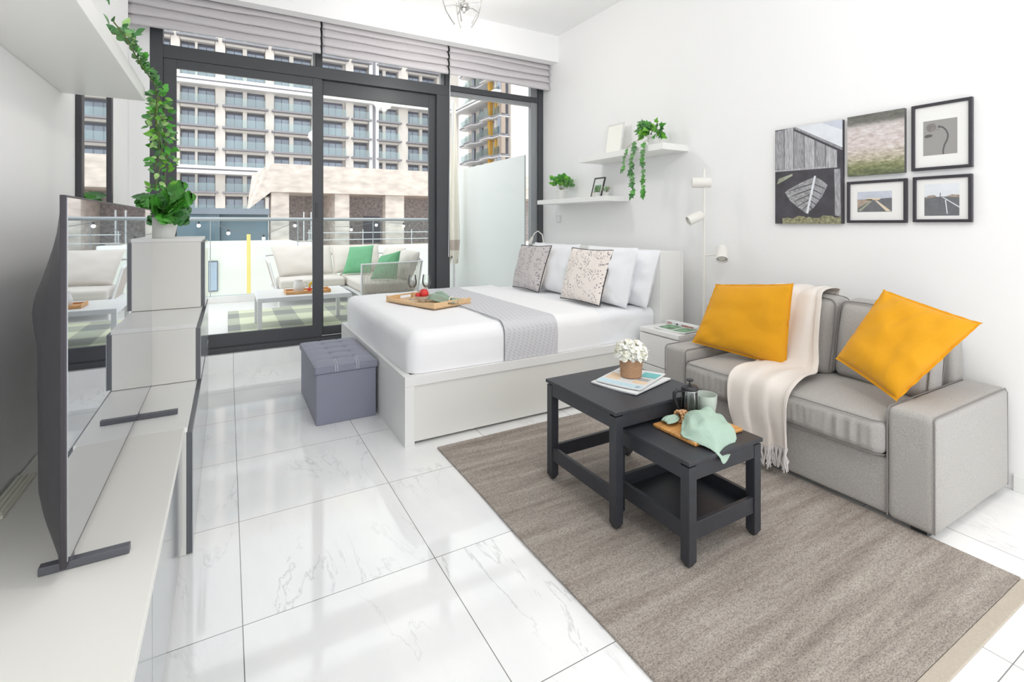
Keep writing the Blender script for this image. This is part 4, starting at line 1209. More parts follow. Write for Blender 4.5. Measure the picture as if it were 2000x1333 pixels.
def throwf(a, b_):
    x = smooth_sample(px, b_); z = smooth_sample(pz, b_)
    x2 = smooth_sample(px, min(1, b_ + 0.01)); z2 = smooth_sample(pz, min(1, b_ + 0.01))
    x1_ = smooth_sample(px, max(0, b_ - 0.01)); z1_ = smooth_sample(pz, max(0, b_ - 0.01))
    tx_, tz_ = x2 - x1_, z2 - z1_
    L = math.hypot(tx_, tz_) or 1
    nx_, nz_ = tz_ / L, -tx_ / L       # outward (towards room / up)
    ya = smooth_sample(yl, b_); yb = smooth_sample(yr, b_)
    y = ya + (yb - ya) * a
    h = 0.010 + 0.005 * math.sin(a * 17 + b_ * 5 + 1.2 * math.sin(b_ * 6)) + 0.016 * noise.noise(Vector((a * 5 + b_ * 2, b_ * 6, 2))) + (0.012 if a > 0.93 else 0)
    k = 1.0 + 1.0 * max(0, b_ - 0.72) / 0.28
    y += 0.008 * math.sin(a * 19 + b_ * 5 + 1.57) * k
    h *= k
    z += -0.10 * (1 - a) * max(0, (b_ - 0.8) / 0.2) ** 1.3
    s_ = 1 if nx_ * -1 + nz_ > 0 else -1
    return Vector((x + nx_ * h * s_, y, z + nz_ * h * s_))
t = thing('throw_blanket', (2.9, 1.8, 0.52), 'cream fringed throw draped down the middle of the sofa', 'throw')
cloth_patch(throwf, 60, 110, 'ivorycloth', 'throw_cloth', t, 0.005)
mf = MB(); R = random.Random(2)
for i in range(74):
    a = (i + 0.5) / 74
    p = throwf(a, 1.0)
    cl = round(a * 17) / 17
    q = throwf(min(1, max(0, cl)), 1.0)
    e = Vector((min(2.655, q.x + R.uniform(-.012, .006)), q.y + R.uniform(-.018, .018), p.z - R.uniform(0.085, 0.12)))
    mf.tube([p + Vector((0, 0, 0.004)), p.lerp(q, 0.8) + Vector((-0.003, 0, -0.028)), p.lerp(q, 0.3) + Vector((R.uniform(-.008, .004), R.uniform(-.01, .01), -0.06)), e], [0.0035, 0.0038, 0.004, 0.003], 'fringe', 5)
mf.build('fringe', t, smooth=True)

# ------------------------------------------------------------------ nesting tables
def table(name, label, x0, x1, y0, y1, H, rails, tray):
    t = thing(name, ((x0 + x1) / 2, (y0 + y1) / 2, 0), label, 'side table', 'black nesting tables on the rug')
    MB().box(x0, x1, y0, y1, H - 0.018, H, 'ink').build('tabletop', t, bevel=0.003)
    w = 0.045; i_ = 0.006; zf = 0.0115
    ax0, ax1, ay0, ay1 = x0 + i_, x1 - i_, y0 + i_, y1 - i_
    for (lx_, ly_) in ((ax0, ay0), (ax1 - w, ay0), (ax0, ay1 - w), (ax1 - w, ay1 - w)):
        m = MB()
        c = 0.012
        vs = [(lx_ + c, ly_ + c, zf), (lx_ + w - c, ly_ + c, zf), (lx_ + w - c, ly_ + w - c, zf), (lx_ + c, ly_ + w - c, zf),
              (lx_, ly_, zf + 0.022), (lx_ + w, ly_, zf + 0.022), (lx_ + w, ly_ + w, zf + 0.022), (lx_, ly_ + w, zf + 0.022),
              (lx_, ly_, H - 0.026), (lx_ + w, ly_, H - 0.026), (lx_ + w, ly_ + w, H - 0.026), (lx_, ly_ + w, H - 0.026)]
        fs = [(3, 2, 1, 0), (8, 9, 10, 11)] + [(a, (a + 1) % 4, 4 + (a + 1) % 4, 4 + a) for a in range(4)] + [(4 + a, 4 + (a + 1) % 4, 8 + (a + 1) % 4, 8 + a) for a in range(4)]
        m.add(vs, fs, 'ink'); m.box(lx_ + .008, lx_ + w - .008, ly_ + .008, ly_ + w - .008, H - 0.0262, H - 0.0182, 'plast')
        m.build('leg', t, bevel=0.002)
    th = 0.020
    def rail(side, za, zb_, nm, mk=0.006):
        if side == 'y0': b4 = (ax0 + w, ax1 - w, ay0 + mk, ay0 + mk + th)
        if side == 'y1': b4 = (ax0 + w, ax1 - w, ay1 - mk - th, ay1 - mk)
        if side == 'x0': b4 = (ax0 + mk, ax0 + mk + th, ay0 + w, ay1 - w)
        if side == 'x1': b4 = (ax1 - mk - th, ax1 - mk, ay0 + w, ay1 - w)
        MB().box(*b4, za, zb_, 'ink').build(nm, t, bevel=0.0015)
    for s_ in ('y0', 'y1', 'x0', 'x1'): rail(s_, H - (0.083 if s_ != 'y0' or tray else 0.080), H - 0.0185, 'apron', 0.003)
    for s_ in rails: rail(s_, 0.118, 0.188, 'stretcher')
    if tray: MB().box(ax0 + 0.026, ax1 - 0.026, ay0 + 0.026, ay1 - 0.026, 0.122, 0.132, 'ink').build('tray_shelf', t)
    return t
table('nesting_table', 'taller black nesting table carrying the newspapers and flowers', 1.505, 2.10, 1.700, 2.265, 0.548, ('x0', 'x1', 'y1'), False)
table('nesting_table', 'lower black nesting table with tray shelf carrying the cutting board', 1.588, 2.062, 1.362, 1.835, 0.445, ('x0', 'x1', 'y0', 'y1'), True)

# newspapers and flower pot
H = 0.5485
sheet_mag('newspaper', 'lower white newspaper on the taller black table', (1.872, 1.990, H), 0.27, 0.35, math.radians(-75), 0.007,
          [(0.03, 0.10, 0.35, 0.75, 'greyink')], lift=0.004, cat='newspaper', group='newspapers under the flower pot')
pr = []
pr.append((0.02, 0.98, 0.02, 0.17, 'paleblue'))
for k, (a, w_) in enumerate(((0.40, .08), (0.50, .08), (0.60, .08), (0.70, .09))):
    pr += [(a, a + 0.02, 0.04, 0.15, 'teal'), (a + w_ - 0.025, a + w_ - 0.005, 0.04, 0.15, 'teal')]
    pr.append((a + 0.02, a + w_ - 0.025, 0.04 + 0.045 * (k % 3), 0.07 + 0.045 * (k % 3), 'teal'))
pr += [(0.83, 0.95, 0.05 + 0.03 * k, 0.065 + 0.03 * k, 'greyink') for k in range(3)]
pr += [(0.05, 0.35, 0.24, 0.55, 'peach'), (0.66, 0.95, 0.25, 0.40, 'peach'), (0.68, 0.92, 0.43, 0.46, 'greyink'), (0.68, 0.92, 0.50, 0.53, 'greyink'), (0.60, 0.97, 0.62, 0.90, 'teal'), (0.1, 0.5, 0.65, 0.68, 'greyink'), (0.1, 0.5, 0.72, 0.75, 'greyink'), (0.1, 0.4, 0.79, 0.82, 'greyink')]
sheet_mag('newspaper', 'upper newspaper with teal lettering under the flower pot', (1.885, 2.005, H + 0.0125), 0.25, 0.33, math.radians(-68), 0.006, pr, lift=0.003, cat='newspaper', group='newspapers under the flower pot')
c = Vector((1.893, 2.015, H + 0.0205))
t = thing('flower_pot', c, 'tan cord-wrapped pot of white hydrangea flowers on the newspapers', 'potted flowers')
m = MB()
pf = [(0.050, 0.0), (0.055, 0.003)]
for k in range(1, 15): pf += [(0.0550 + 0.0075 * k / 15 + (0.0014 if k % 2 else -0.0006), 0.003 + 0.097 * k / 15)]
pf += [(0.063, 0.1), (0.059, 0.1), (0.057, 0.09), (0.001, 0.09)]
m.lathe(pf, 'jute', 36, c); m.build('pot', t, smooth=True, autos=60)
R = random.Random(6); mf = MB(); mg_ = MB()
for k in range(9):
    az = k * 2.4; cc = c + Vector((math.cos(az) * 0.026, math.sin(az) * 0.026, 0.132 + R.uniform(-.01, .01)))
    mg_.tube([c + Vector((0, 0, 0.09)), cc], 0.002, 'stem', 5)
for k in range(560):
    az = R.uniform(0, 2 * math.pi); el = math.asin(R.uniform(-0.45, 1)); q = R.uniform(0.7, 1.02)
    lob = 1 + 0.13 * math.sin(az * 4 + 1) * math.cos(el)
    d = Vector((math.cos(az) * math.cos(el), math.sin(az) * math.cos(el), math.sin(el)))
    p = c + Vector((0, 0, 0.130)) + Vector((d.x * 0.080 * q * lob, d.y * 0.080 * q * lob, d.z * 0.055 * q))
    s_ = Vector((R.uniform(-1, 1), R.uniform(-1, 1), R.uniform(-1, 1))).cross(d).normalized()
    dd = (s_ * 0.8 + d * 0.6).normalized()
    leaf(mf, p, p + dd * R.uniform(0.018, 0.03), d, 'round', R.choice(['petal', 'petal', 'petal', 'petal_y']), 0.1, R.uniform(-.2, .3))
leaf(mf, c + Vector((0.068, -0.03, 0.125)), c + Vector((0.088, -0.045, 0.142)), (0, 0, 1), 'round', 'petal_y')
mf.build('blossoms', t, smooth=True, autos=180); mg_.build('stems', t, smooth=True)

# cutting board, press, cup, napkin
HB = 0.4455
m = MB(); m.soft(1.722, 2.040, 1.445, 1.690, HB, HB + 0.017, 0.006, 'board', 4)
tag(m.build('cutting_board', None, smooth=True), 'rectangular acacia cutting board on the lower black table', 'cutting board')
zc = HB + 0.0175
c = Vector((1.915, 1.640, zc))
t = thing('french_press', c, 'glass coffee press with black lid and handle on the cutting board', 'coffee press')
MB().lathe([(0.001, 0.004), (0.034, 0.004), (0.0355, 0.008), (0.0355, 0.145), (0.0345, 0.145), (0.0345, 0.010), (0.001, 0.009)], 'clear', 32, c).build('beaker', t, smooth=True, autos=50)
fr_ = MB()
for z_ in (0.006, 0.135): fr_.lathe([(0.036, z_), (0.0375, z_), (0.0375, z_ + 0.008), (0.036, z_ + 0.008)], 'steel', 32, c)
for k in range(4):
    a = k * math.pi / 2 + 0.5
    fr_.tube([c + Vector((math.cos(a) * 0.037, math.sin(a) * 0.037, 0.0)), c + Vector((math.cos(a) * 0.037, math.sin(a) * 0.037, 0.14))], 0.002, 'steel', 6)
fr_.build('frame', t, smooth=True)
MB().lathe([(0.030, 0.135), (0.038, 0.140), (0.040, 0.150), (0.034, 0.158), (0.012, 0.163), (0.004, 0.164), (0.004, 0.178), (0.001, 0.178)], 'plast', 32, c).build('lid', t, smooth=True, autos=50)
k_ = MB(); k_.tube([c + Vector((0, 0, 0.17)), c + Vector((0, 0, 0.182))], 0.003, 'plast', 8); k_.lathe([(0.001, 0.180), (0.016, 0.181), (0.018, 0.186), (0.014, 0.190), (0.001, 0.191)], 'plast', 20, c)
k_.build('plunger_knob', t, smooth=True)
r_ = MB(); r_.tube([c + Vector((0, 0, 0.012)), c + Vector((0, 0, 0.137))], 0.002, 'steel', 6); r_.lathe([(0.001, 0.014), (0.033, 0.014), (0.033, 0.017), (0.026, 0.02), (0.001, 0.019)], 'steel', 24, c)
r_.build('plunger', t, smooth=True)
hd = Vector((-0.868, 0.496, 0))
hp = [c + hd * 0.038 + Vector((0, 0, 0.135)), c + hd * 0.060 + Vector((0, 0, 0.137)), c + hd * 0.074 + Vector((0, 0, 0.125)), c + hd * 0.073 + Vector((0, 0, 0.10)), c + hd * 0.064 + Vector((0, 0, 0.07)), c + hd * 0.056 + Vector((0, 0, 0.045)), c + hd * 0.040 + Vector((0, 0, 0.035))]
MB().tube(hp, [0.007, 0.009, 0.009, 0.0085, 0.008, 0.007, 0.006], 'plast', 10).build('handle', t, smooth=True)
c = Vector((2.012, 1.628, zc))
tag(MB().lathe([(0.001, 0.0), (0.036, 0.0), (0.039, 0.004), (0.046, 0.035), (0.0515, 0.07), (0.053, 0.105), (0.0505, 0.105), (0.049, 0.07), (0.043, 0.036), (0.034, 0.009), (0.001, 0.008)], 'cup', 36, c).build('drinking_cup', None, smooth=True, autos=50),
    'frosted pale green cup behind the mint napkin', 'cup')
net = [[(1.846, 1.620, .472), (1.856, 1.628, .490), (1.866, 1.622, .50), (1.876, 1.612, .49), (1.861, 1.597, .472)],
       [(1.770, 1.560, .474), (1.80, 1.556, .512), (1.840, 1.546, .540), (1.925, 1.555, .536), (2.010, 1.575, .482)],
       [(1.722, 1.525, .470), (1.752, 1.489, .510), (1.83, 1.481, .534), (1.921, 1.488, .512), (1.992, 1.493, .482)],
       [(1.716, 1.505, .468), (1.762, 1.450, .490), (1.806, 1.420, .498), (1.880, 1.430, .488), (1.968, 1.440, .470)],
       [(1.722, 1.490, .466), (1.745, 1.405, .456), (1.757, 1.356, .440), (1.786, 1.350, .400), (1.935, 1.402, .454)]]
def netf(a, b_):
    q = b_ * 4; 
    def comp(j, cidx): return smooth_sample([net[j][i][cidx] for i in range(5)], a)
    r = [smooth_sample([comp(j, k) for j in range(5)], b_) for k in range(3)]
    w = 0.022 * noise.noise(Vector((a * 5 + b_ * 1.5, b_ * 4.5, 4))) * min(1, b_ * 5) * (1 - 0.6 * b_) + 0.008 * abs(noise.noise(Vector((a * 11, b_ * 6, 9)))) * (1 - .6 * b_) + 0.004 * math.sin(a * 26 + b_ * 3) * math.sin(math.pi * b_)
    return Vector((r[0], r[1], r[2] + w))
t = thing('cloth_napkin', (1.83, 1.5, 0.465), 'mint linen napkin spilling over the lower black table edge', 'napkin')
cloth_patch(netf, 44, 44, 'mint', 'napkin_cloth', t, 0.0025)
tl = Vector((1.835, 1.640, 0.486))
def tailf(a, b_):
    s_ = (a - .5) * 2
    d = Vector((-0.93, 0.10, 0)); n_ = Vector((0.1, 0.93, 0))
    return tl + d * (b_ * 0.085) + n_ * (s_ * (0.012 + 0.026 * math.sin(b_ * 2.6))) + Vector((0, 0, 0.016 * math.cos(s_ * 1.5) * math.sin(0.4 + b_ * 2.4) - 0.012 * b_ + 0.003 * math.sin(s_ * 10)))
cloth_patch(tailf, 20, 10, 'mint', 'napkin_tail', t, 0.0025)
mr = MB(); R = random.Random(8)
for r_i, off in enumerate((-0.014, 0.0, 0.014)):
    for k in range(11):
        a = k / 11 * 2 * math.pi + r_i * 0.28
        mr.ball(Vector((1.845 + off, 1.626 - off * 0.4 + 0.026 * math.cos(a) * 0.9, 0.492 + 0.024 * math.sin(a))), 0.0078, 'bead', 8)
tag(mr.build('napkin_ring', None, smooth=True), 'wooden bead ring around the mint napkin on the cutting board', 'napkin ring')

# ------------------------------------------------------------------ wall pictures
def picture(name, label, y0, y1, z0, z1, kind):
    t = thing(name, (XR, (y0 + y1) / 2, z0), label, 'picture', 'pictures on the right wall')
    W = y0 - y1  # y0 (left in the photo) > y1
    Hh = z1 - z0
    def P(u, v, d): return Vector((XR - d, y0 - W * u, z0 + Hh * v))
    if kind[0] == 'canvas':
        dpt = 0.028
        MB().box(XR - dpt, XR - 0.001, y1, y0, z0, z1, kind[1]).build('canvas', t, bevel=0.001)
        base = dpt + 0.0006
    else:
        fw, dpt = 0.017, 0.026
        m = MB()
        m.box(XR - dpt, XR - 0.001, y1, y1 + fw, z0, z1, 'black'); m.box(XR - dpt, XR - 0.001, y0 - fw, y0, z0, z1, 'black')
        m.box(XR - dpt, XR - 0.001, y1 + fw, y0 - fw, z0, z0 + fw, 'black'); m.box(XR - dpt, XR - 0.001, y1 + fw, y0 - fw, z1 - fw, z1, 'black')
        m.build('frame', t, bevel=0.003)
        MB().box(XR - 0.014, XR - 0.002, y1 + fw, y0 - fw, z0 + fw, z1 - fw, 'white').build('mount', t)
        base = 0.0148
    pr = MB()
    def poly(pts, mn, lvl=0):
        pr.poly([P(u, v, base + 0.0003 * lvl) for (u, v) in reversed(pts)], mn)
    kind[-1](poly, pr, P, base)
    pr.build('photo', t)
    return t
M['pk1'] = mat('pale weathered plank print', (178, 178, 182), 0.7, noise_amt=0.35, noise_scale=16, stretch=(1, 9, 1.2))
M['pk2'] = mat('grey weathered plank print', (158, 158, 163), 0.7, noise_amt=0.4, noise_scale=18, stretch=(1, 9, 1.2))
M['pdark'] = mat('dark barn print', (74, 72, 78), 0.7, noise_amt=0.2, noise_scale=12)
M['psky'] = mat('cloudy sky print', (226, 230, 236), 0.7, noise_amt=0.08, noise_scale=9)
M['pskyb'] = mat('blue sky print', (200, 206, 218), 0.7, noise_amt=0.12, noise_scale=9)
M['pboat'] = mat('weathered boat print', (158, 158, 160), 0.7, noise_amt=0.45, noise_scale=22, stretch=(1, 2, 7))
M['pgrass'] = mat('grass print', (142, 140, 112), 0.7, noise_amt=0.55, noise_scale=60)
M['pgreen'] = mat('pale green print', (164, 170, 150), 0.7, noise_amt=0.2, noise_scale=14)
M['pgrey'] = mat('grey print ground', (156, 154, 152), 0.6)
M['pgreyd'] = mat('dark grey print', (96, 94, 96), 0.6)
M['pgreym'] = mat('mid grey flower print', (132, 128, 126), 0.6, noise_amt=0.25, noise_scale=60)
M['proad'] = mat('road print', (110, 112, 116), 0.6, noise_amt=0.12, noise_scale=40)
M['pfield'] = mat('autumn field print', (168, 154, 140), 0.6, noise_amt=0.25, noise_scale=50)
M['pline'] = mat('pale orange road line print', (224, 208, 186), 0.6)
def barn(poly, pr, P, base):
    poly([(0, 0), (1, 0), (1, 1), (0, 1)], 'pdark')
    poly([(0.33, 1), (1, 0.73), (1, 1)], 'psky', 1)
    poly([(0.72, 1), (1, 0.9), (1, 1)], 'pskyb', 2)
    tops = lambda u: 1.0 - max(0, (u - 0.31)) * 0.415 if u > 0.31 else 1.0 - (0.31 - u) * 0.04
    us = [0.0, 0.15, 0.30, 0.46, 0.62, 0.77, 0.93]
    for i in range(6):
        a, b_ = us[i] + 0.004, us[i + 1] - 0.004
        t_ = 0.035 if i > 1 else 0.0
        poly([(a, 0.58 - a * 0.03), (b_, 0.58 - b_ * 0.03), (b_, tops(b_) - t_), (a, tops(a) - t_)], 'pk1' if i % 2 else 'pk2', 1)
    poly([(0.31, 1), (0.33, 1), (1, 0.725), (1, 0.705), (0.31, 0.985)], 'pk2', 3)
    poly([(0, 0.555), (0.93, 0.545), (0.93, 0.562), (0, 0.575)], 'pk1', 2)
    poly([(0.90, 0.08), (0.98, 0.07), (0.97, 0.53), (0.89, 0.53)], 'pk2', 2)
    # boat prow
    poly([(0.62, 0.47), (0.44, 0.43), (0.22, 0.36), (0.16, 0.33), (0.24, 0.24), (0.38, 0.16), (0.50, 0.10)], 'pboat', 2)
    poly([(0.62, 0.47), (0.505, 0.11), (0.60, 0.16), (0.72, 0.27), (0.80, 0.38), (0.72, 0.43)], 'pk2', 2)
    poly([(0.605, 0.48), (0.635, 0.48), (0.52, 0.10), (0.49, 0.11)], 'psky', 3)
    for k in range(5):
        y_ = 0.40 - k * 0.055
        poly([(0.585 - k * 0.02, y_ + 0.01), (0.22 + k * 0.045, y_ - 0.055), (0.22 + k * 0.045, y_ - 0.063), (0.583 - k * 0.02, y_)], 'pdark', 3)
        poly([(0.615 - k * 0.02, y_), (0.76 - k * 0.035, y_ - 0.05), (0.76 - k * 0.035, y_ - 0.058), (0.613 - k * 0.02, y_ - 0.01)], 'pdark', 3)
    poly([(0.03, 0.42), (0.10, 0.44), (0.28, 0.50), (0.28, 0.52), (0.06, 0.48)], 'pgreen', 2)
    R = random.Random(4)
    pts = [(0.12, 0)]
    for k in range(22): pts.append((0.12 + 0.86 * k / 21, 0.065 + R.uniform(-.012, .02)))
    pts.append((0.98, 0))
    poly(list(reversed(pts)), 'pgrass', 2)
def field(poly, pr, P, base):
    m = mat('meadow print', (200, 190, 184), 0.7)
    nt, b = nodes_of(m); N = nt.nodes.new; K = nt.links.new
    tc = N('ShaderNodeTexCoord'); mp = N('ShaderNodeMapping'); K(tc.outputs['Object'], mp.inputs[0]); mp.inputs['Scale'].default_value = (1, 12, 34); mp.inputs['Rotation'].default_value = (0.22, 0, 0)
    n = N('ShaderNodeTexNoise'); n.inputs['Scale'].default_value = 1.6; n.inputs['Detail'].default_value = 8; n.inputs['Roughness'].default_value = 0.7; K(mp.outputs[0], n.inputs['Vector'])
    sep = N('ShaderNodeSeparateXYZ'); K(tc.outputs['Object'], sep.inputs[0])
    a = N('ShaderNodeMath'); a.operation = 'MULTIPLY_ADD'; K(sep.outputs[2], a.inputs[0]); a.inputs[1].default_value = 1 / 0.39; a.inputs[2].default_value = 0
    s_ = N('ShaderNodeMath'); s_.operation = 'MULTIPLY_ADD'; K(n.outputs['Fac'], s_.inputs[0]); s_.inputs[1].default_value = 0.26; K(a.outputs[0], s_.inputs[2])
    c_ = ramp(nt, s_.outputs[0], [(0.12, lin((92, 100, 76))), (0.30, lin((134, 138, 100))), (0.42, lin((186, 178, 160))), (0.62, lin((212, 200, 198))), (0.92, lin((206, 198, 196))), (1.0, lin((112, 112, 106)))])
    mxx = N('ShaderNodeMixRGB'); mxx.blend_type = 'OVERLAY'; mxx.inputs[0].default_value = 0.6; K(c_, mxx.inputs[1]); K(ramp(nt, n.outputs['Fac'], [(0.35, (0.2, 0.2, 0.2)), (0.65, (0.85, 0.85, 0.85))]), mxx.inputs[2])
    K(mxx.outputs[0], b.inputs['Base Color'])
    M['meadow'] = m
    poly([(0, 0), (1, 0), (1, 1), (0, 1)], 'meadow')
def flower(poly, pr, P, base):
    u0, u1, v0, v1 = 0.20, 0.76, 0.22, 0.74
    q = lambda u, v: (u0 + (u1 - u0) * u, v0 + (v1 - v0) * v)
    poly([q(0, 0), q(1, 0), q(1, 1), q(0, 1)], 'pgrey')
    poly([q(0.24 + 0.155 * math.cos(a), 0.80 + 0.12 * math.sin(a)) for a in [k / 14 * 2 * math.pi for k in range(14)]], 'pgreym', 1)
    for k in range(5):
        poly([q(0.30 + 0.14 * math.cos(k * 1.3), 0.80 + 0.10 * math.sin(k * 1.3)), q(0.36 + 0.15 * math.cos(k * 1.3 + .3), 0.80 + 0.12 * math.sin(k * 1.3 + .3)), q(0.36 + 0.15 * math.cos(k * 1.3 + .6), 0.79 + 0.12 * math.sin(k * 1.3 + .6))], 'pgreyd', 2)
    stem = [(0.44, 0.80), (0.58, 0.78), (0.68, 0.68), (0.74, 0.55), (0.72, 0.42), (0.64, 0.28), (0.60, 0.14), (0.60, 0.0)]
    for i in range(len(stem) - 1):
        (a, b_), (c, d) = stem[i], stem[i + 1]
        w = 0.022
        L = math.hypot(c - a, d - b_); nx_, ny_ = -(d - b_) / L * w, (c - a) / L * w
        poly([q(a - nx_, b_ - ny_), q(c - nx_, d - ny_), q(c + nx_, d + ny_), q(a + nx_, b_ + ny_)], 'pgreyd', 3)
    poly([q(0.02, 0.55), q(0.10, 0.51), q(0.24, 0.53), q(0.30, 0.57), q(0.20, 0.61), q(0.08, 0.60)], 'pgreyd', 3)
def road(poly, pr, P, base):
    u0, u1, v0, v1 = 0.18, 0.76, 0.26, 0.74
    q = lambda u, v: (u0 + (u1 - u0) * u, v0 + (v1 - v0) * v)
    poly([q(0, 0), q(1, 0), q(1, 0.62), q(0, 0.62)], 'proad')
    poly([q(0, 0.62), q(1, 0.62), q(1, 1), q(0, 1)], 'pskyb')
    poly([q(0, 0.18), q(0.40, 0.54), q(0.46, 0.62), q(0, 0.62)], 'pfield', 1)
    poly([q(0.02, 0.08), q(0.10, 0.04), q(0.44, 0.52), q(0.40, 0.54)], 'pgreen', 2)
    poly([q(0.52, 0.55), q(0.58, 0.55), q(0.98, 0.02), q(0.84, 0.02)], 'pline', 2)
    poly([q(0.26, 0.58), q(0.70, 0.58), q(0.66, 0.66), q(0.30, 0.68)], 'pline', 1)
    poly([q(0.62, 0.56), q(1, 0.50), q(1, 0.66), q(0.70, 0.64)], 'proad', 2)
def coast(poly, pr, P, base):
    u0, u1, v0, v1 = 0.20, 0.79, 0.14, 0.82
    q = lambda u, v: (u0 + (u1 - u0) * u, v0 + (v1 - v0) * v)
    poly([q(0, 0), q(1, 0), q(1, 0.60), q(0, 0.60)], 'proad')
    poly([q(0, 0.60), q(1, 0.60), q(1, 1), q(0, 1)], 'psky')
    poly([q(0, 0.56), q(0.36, 0.60), q(0.30, 0.66), q(0.10, 0.64)], 'pfield', 1)
    poly([q(0.62, 0.60), q(1.0, 0.56), q(1, 0.64), q(0.8, 0.66)], 'pfield', 1)
    poly([q(0.52, 0.56), q(0.55, 0.56), q(1, 0.24), q(1, 0.28), q(0.55, 0.59)][:5], 'psky', 2)
    poly([q(0.60, 0.50), q(0.63, 0.50), q(0.68, 0.06), q(0.65, 0.06)], 'psky', 2)
    poly([q(0.44, 0.40), q(0.46, 0.40), q(0.48, 0.72), q(0.46, 0.72)], 'pgreyd', 2)
picture('canvas_print', 'tall canvas print of an old boat prow under a weathered barn', 2.243, 1.776, 1.392, 2.085, ('canvas', 'pdark', barn))
picture('canvas_print', 'square canvas print of blurred pale meadow grass', 1.746, 1.428, 1.703, 2.092, ('canvas', 'pgreyd', field))
picture('framed_picture', 'black framed print of a single curved flower stem', 1.396, 1.115, 1.706, 2.094, ('frame', flower))
picture('framed_picture', 'small black framed print of an empty road, below the meadow canvas', 1.752, 1.419, 1.398, 1.668, ('frame', road))
picture('framed_picture', 'small black framed print with white lines over dark ground, lower right', 1.389, 1.116, 1.402, 1.670, ('frame', coast))

# ------------------------------------------------------------------ ceiling lamp
def ceiling_lamp(cl, label, watts):
    t = thing('ceiling_lamp', (cl.x, cl.y, ZC), label, 'ceiling lamp')
    MB().lathe([(0.06, ZC - 3.36 - 0.001), (0.058, ZC - 3.36 - 0.03), (0.014, ZC - 3.36 - 0.04), (0.012, 0.03)], 'chrome', 28, cl).build('ceiling_rose', t, smooth=True)
    m = MB(); m.lathe([(0.001, -0.075), (0.008, -0.07), (0.010, -0.045), (0.022, -0.035), (0.045, -0.022), (0.052, 0.0), (0.045, 0.025), (0.02, 0.035), (0.012, 0.05)], 'chrome', 28, cl); m.build('hub', t, smooth=True)
    for k in range(5):
        a = math.radians(-29.75 + 180 + k * 72 + 8)
        d = Vector((math.cos(a), math.sin(a), 0))
        m = MB()
        m.tube([cl + d * 0.045 + Vector((0, 0, 0.0)), cl + d * 0.10 + Vector((0, 0, 0.012)), cl + d * 0.17 + Vector((0, 0, -0.005))], 0.0045, 'chrome', 8)
        m.tube([cl + d * 0.20 + Vector((0, 0, 0.12)), cl + d * 0.185 + Vector((0, 0, 0.02)), cl + d * 0.16 + Vector((0, 0, -0.05)), cl + d * 0.115 + Vector((0, 0, -0.125)), cl + d * 0.085 + Vector((0, 0, -0.165))], 0.0055, 'chrome', 8)
        m.ball(cl + d * 0.084 + Vector((0, 0, -0.167)), 0.009, 'chrome', 10)
        arm_ = m.build('arm', t, smooth=True)
        MB().lathe([(0.013, 0), (0.020, 0.02), (0.024, 0.05), (0.020, 0.075), (0.001, 0.085)], 'bulb', 16, cl + d * 0.20 + Vector((0, 0, 0.12))).build('bulb', arm_, smooth=True)
    ld = bpy.data.lights.new('room fill light', 'POINT')  # fill light added below the unlit bulbs to brighten the room
    ld.energy = watts; ld.shadow_soft_size = 0.12; ld.color = (1.0, 0.97, 0.93)
    lo = bpy.data.objects.new('fill_light', ld); COL.objects.link(lo); lo.parent = t; lo.location = (0, 0, -0.66)
    return t
ceiling_lamp(Vector((1.86, 4.13, 3.36)), 'chrome ceiling lamp with bent spider arms, cut by the top edge', 14)
# unseen extra fitting, added to brighten the seating end
ceiling_lamp(Vector((1.45, 0.75, 3.36)), 'added unseen chrome spider lamp giving fill light over the seating end', 23)
# ------------------------------------------------------------------ terrace
struct('ground_terrace', MB().box(-3.5, 3.46, 5.60, 9.12, -0.10, 0.15, 'deck'))
struct('kerb_terrace', MB().box(-3.5, 3.46, 8.93, 9.12, 0.15, 0.25, 'deck'), bevel=0.005)
dv = MB(); dv.box(3.40, 3.425, 5.62, 8.99, 0.151, 2.295, 'frost')
tag(dv.build('terrace_divider', None, bevel=0.002), 'tall frosted mint-white divider panel at the right of the terrace', 'divider')
t = thing('glass_balustrade', (0.0, 9.0, 0.25), 'glass terrace balustrade with a brushed metal top rail', 'balustrade')
m = MB(); m.tube([(-3.4, 9.0, 1.455), (3.39, 9.0, 1.455)], 0.028, 'rail', 12); m.build('handrail', t, smooth=True)
xs = [-3.4, -2.73, -1.48, -0.235, 1.015, 2.265, 3.38]
for a, b_ in zip(xs, xs[1:]):
    MB().box(a + 0.008, b_ - 0.008, 8.994, 9.006, 0.251, 1.425, 'railglass').build('glass_panel', t)
for x in xs[1:-1]: MB().box(x - 0.006, x + 0.006, 8.985, 9.015, 0.251, 1.43, 'rail').build('post', t)

# string lights
t = thing('string_lights', (0, 8.9, 1.38), 'string of round festoon bulbs sagging along the terrace rail', 'string lights')
bl = [(-0.384, 1.353), (0.007, 1.233), (0.499, 1.145), (0.961, 1.349), (1.864, 1.275), (2.299, 1.354), (2.795, 1.334)]
pts = [Vector((-2.2, 8.962, 1.45)), Vector((-1.2, 8.9, 1.36))]
for i, (x, z) in enumerate(bl):
    pts.append(Vector((x, 8.9, z + 0.055)))
    if i in (0, 3): pts.append(Vector((x + (0.15 if i == 0 else 0.4), 8.9, z + (0.08 if i == 0 else -0.03))))
pts.append(Vector((3.3, 8.962, 1.45)))
MB().tube(pts, 0.004, 'greyink', 5).build('cable', t, smooth=True)
for x, z in bl:
    o = MB().ball((x, 8.9, z), 0.028, 'bulbglow', 12).build('bulb', t, smooth=True)
    MB().tube([(x, 8.9, z + 0.022), (x, 8.9, z + 0.06)], 0.012, 'plast', 8).build('socket', o, smooth=True)

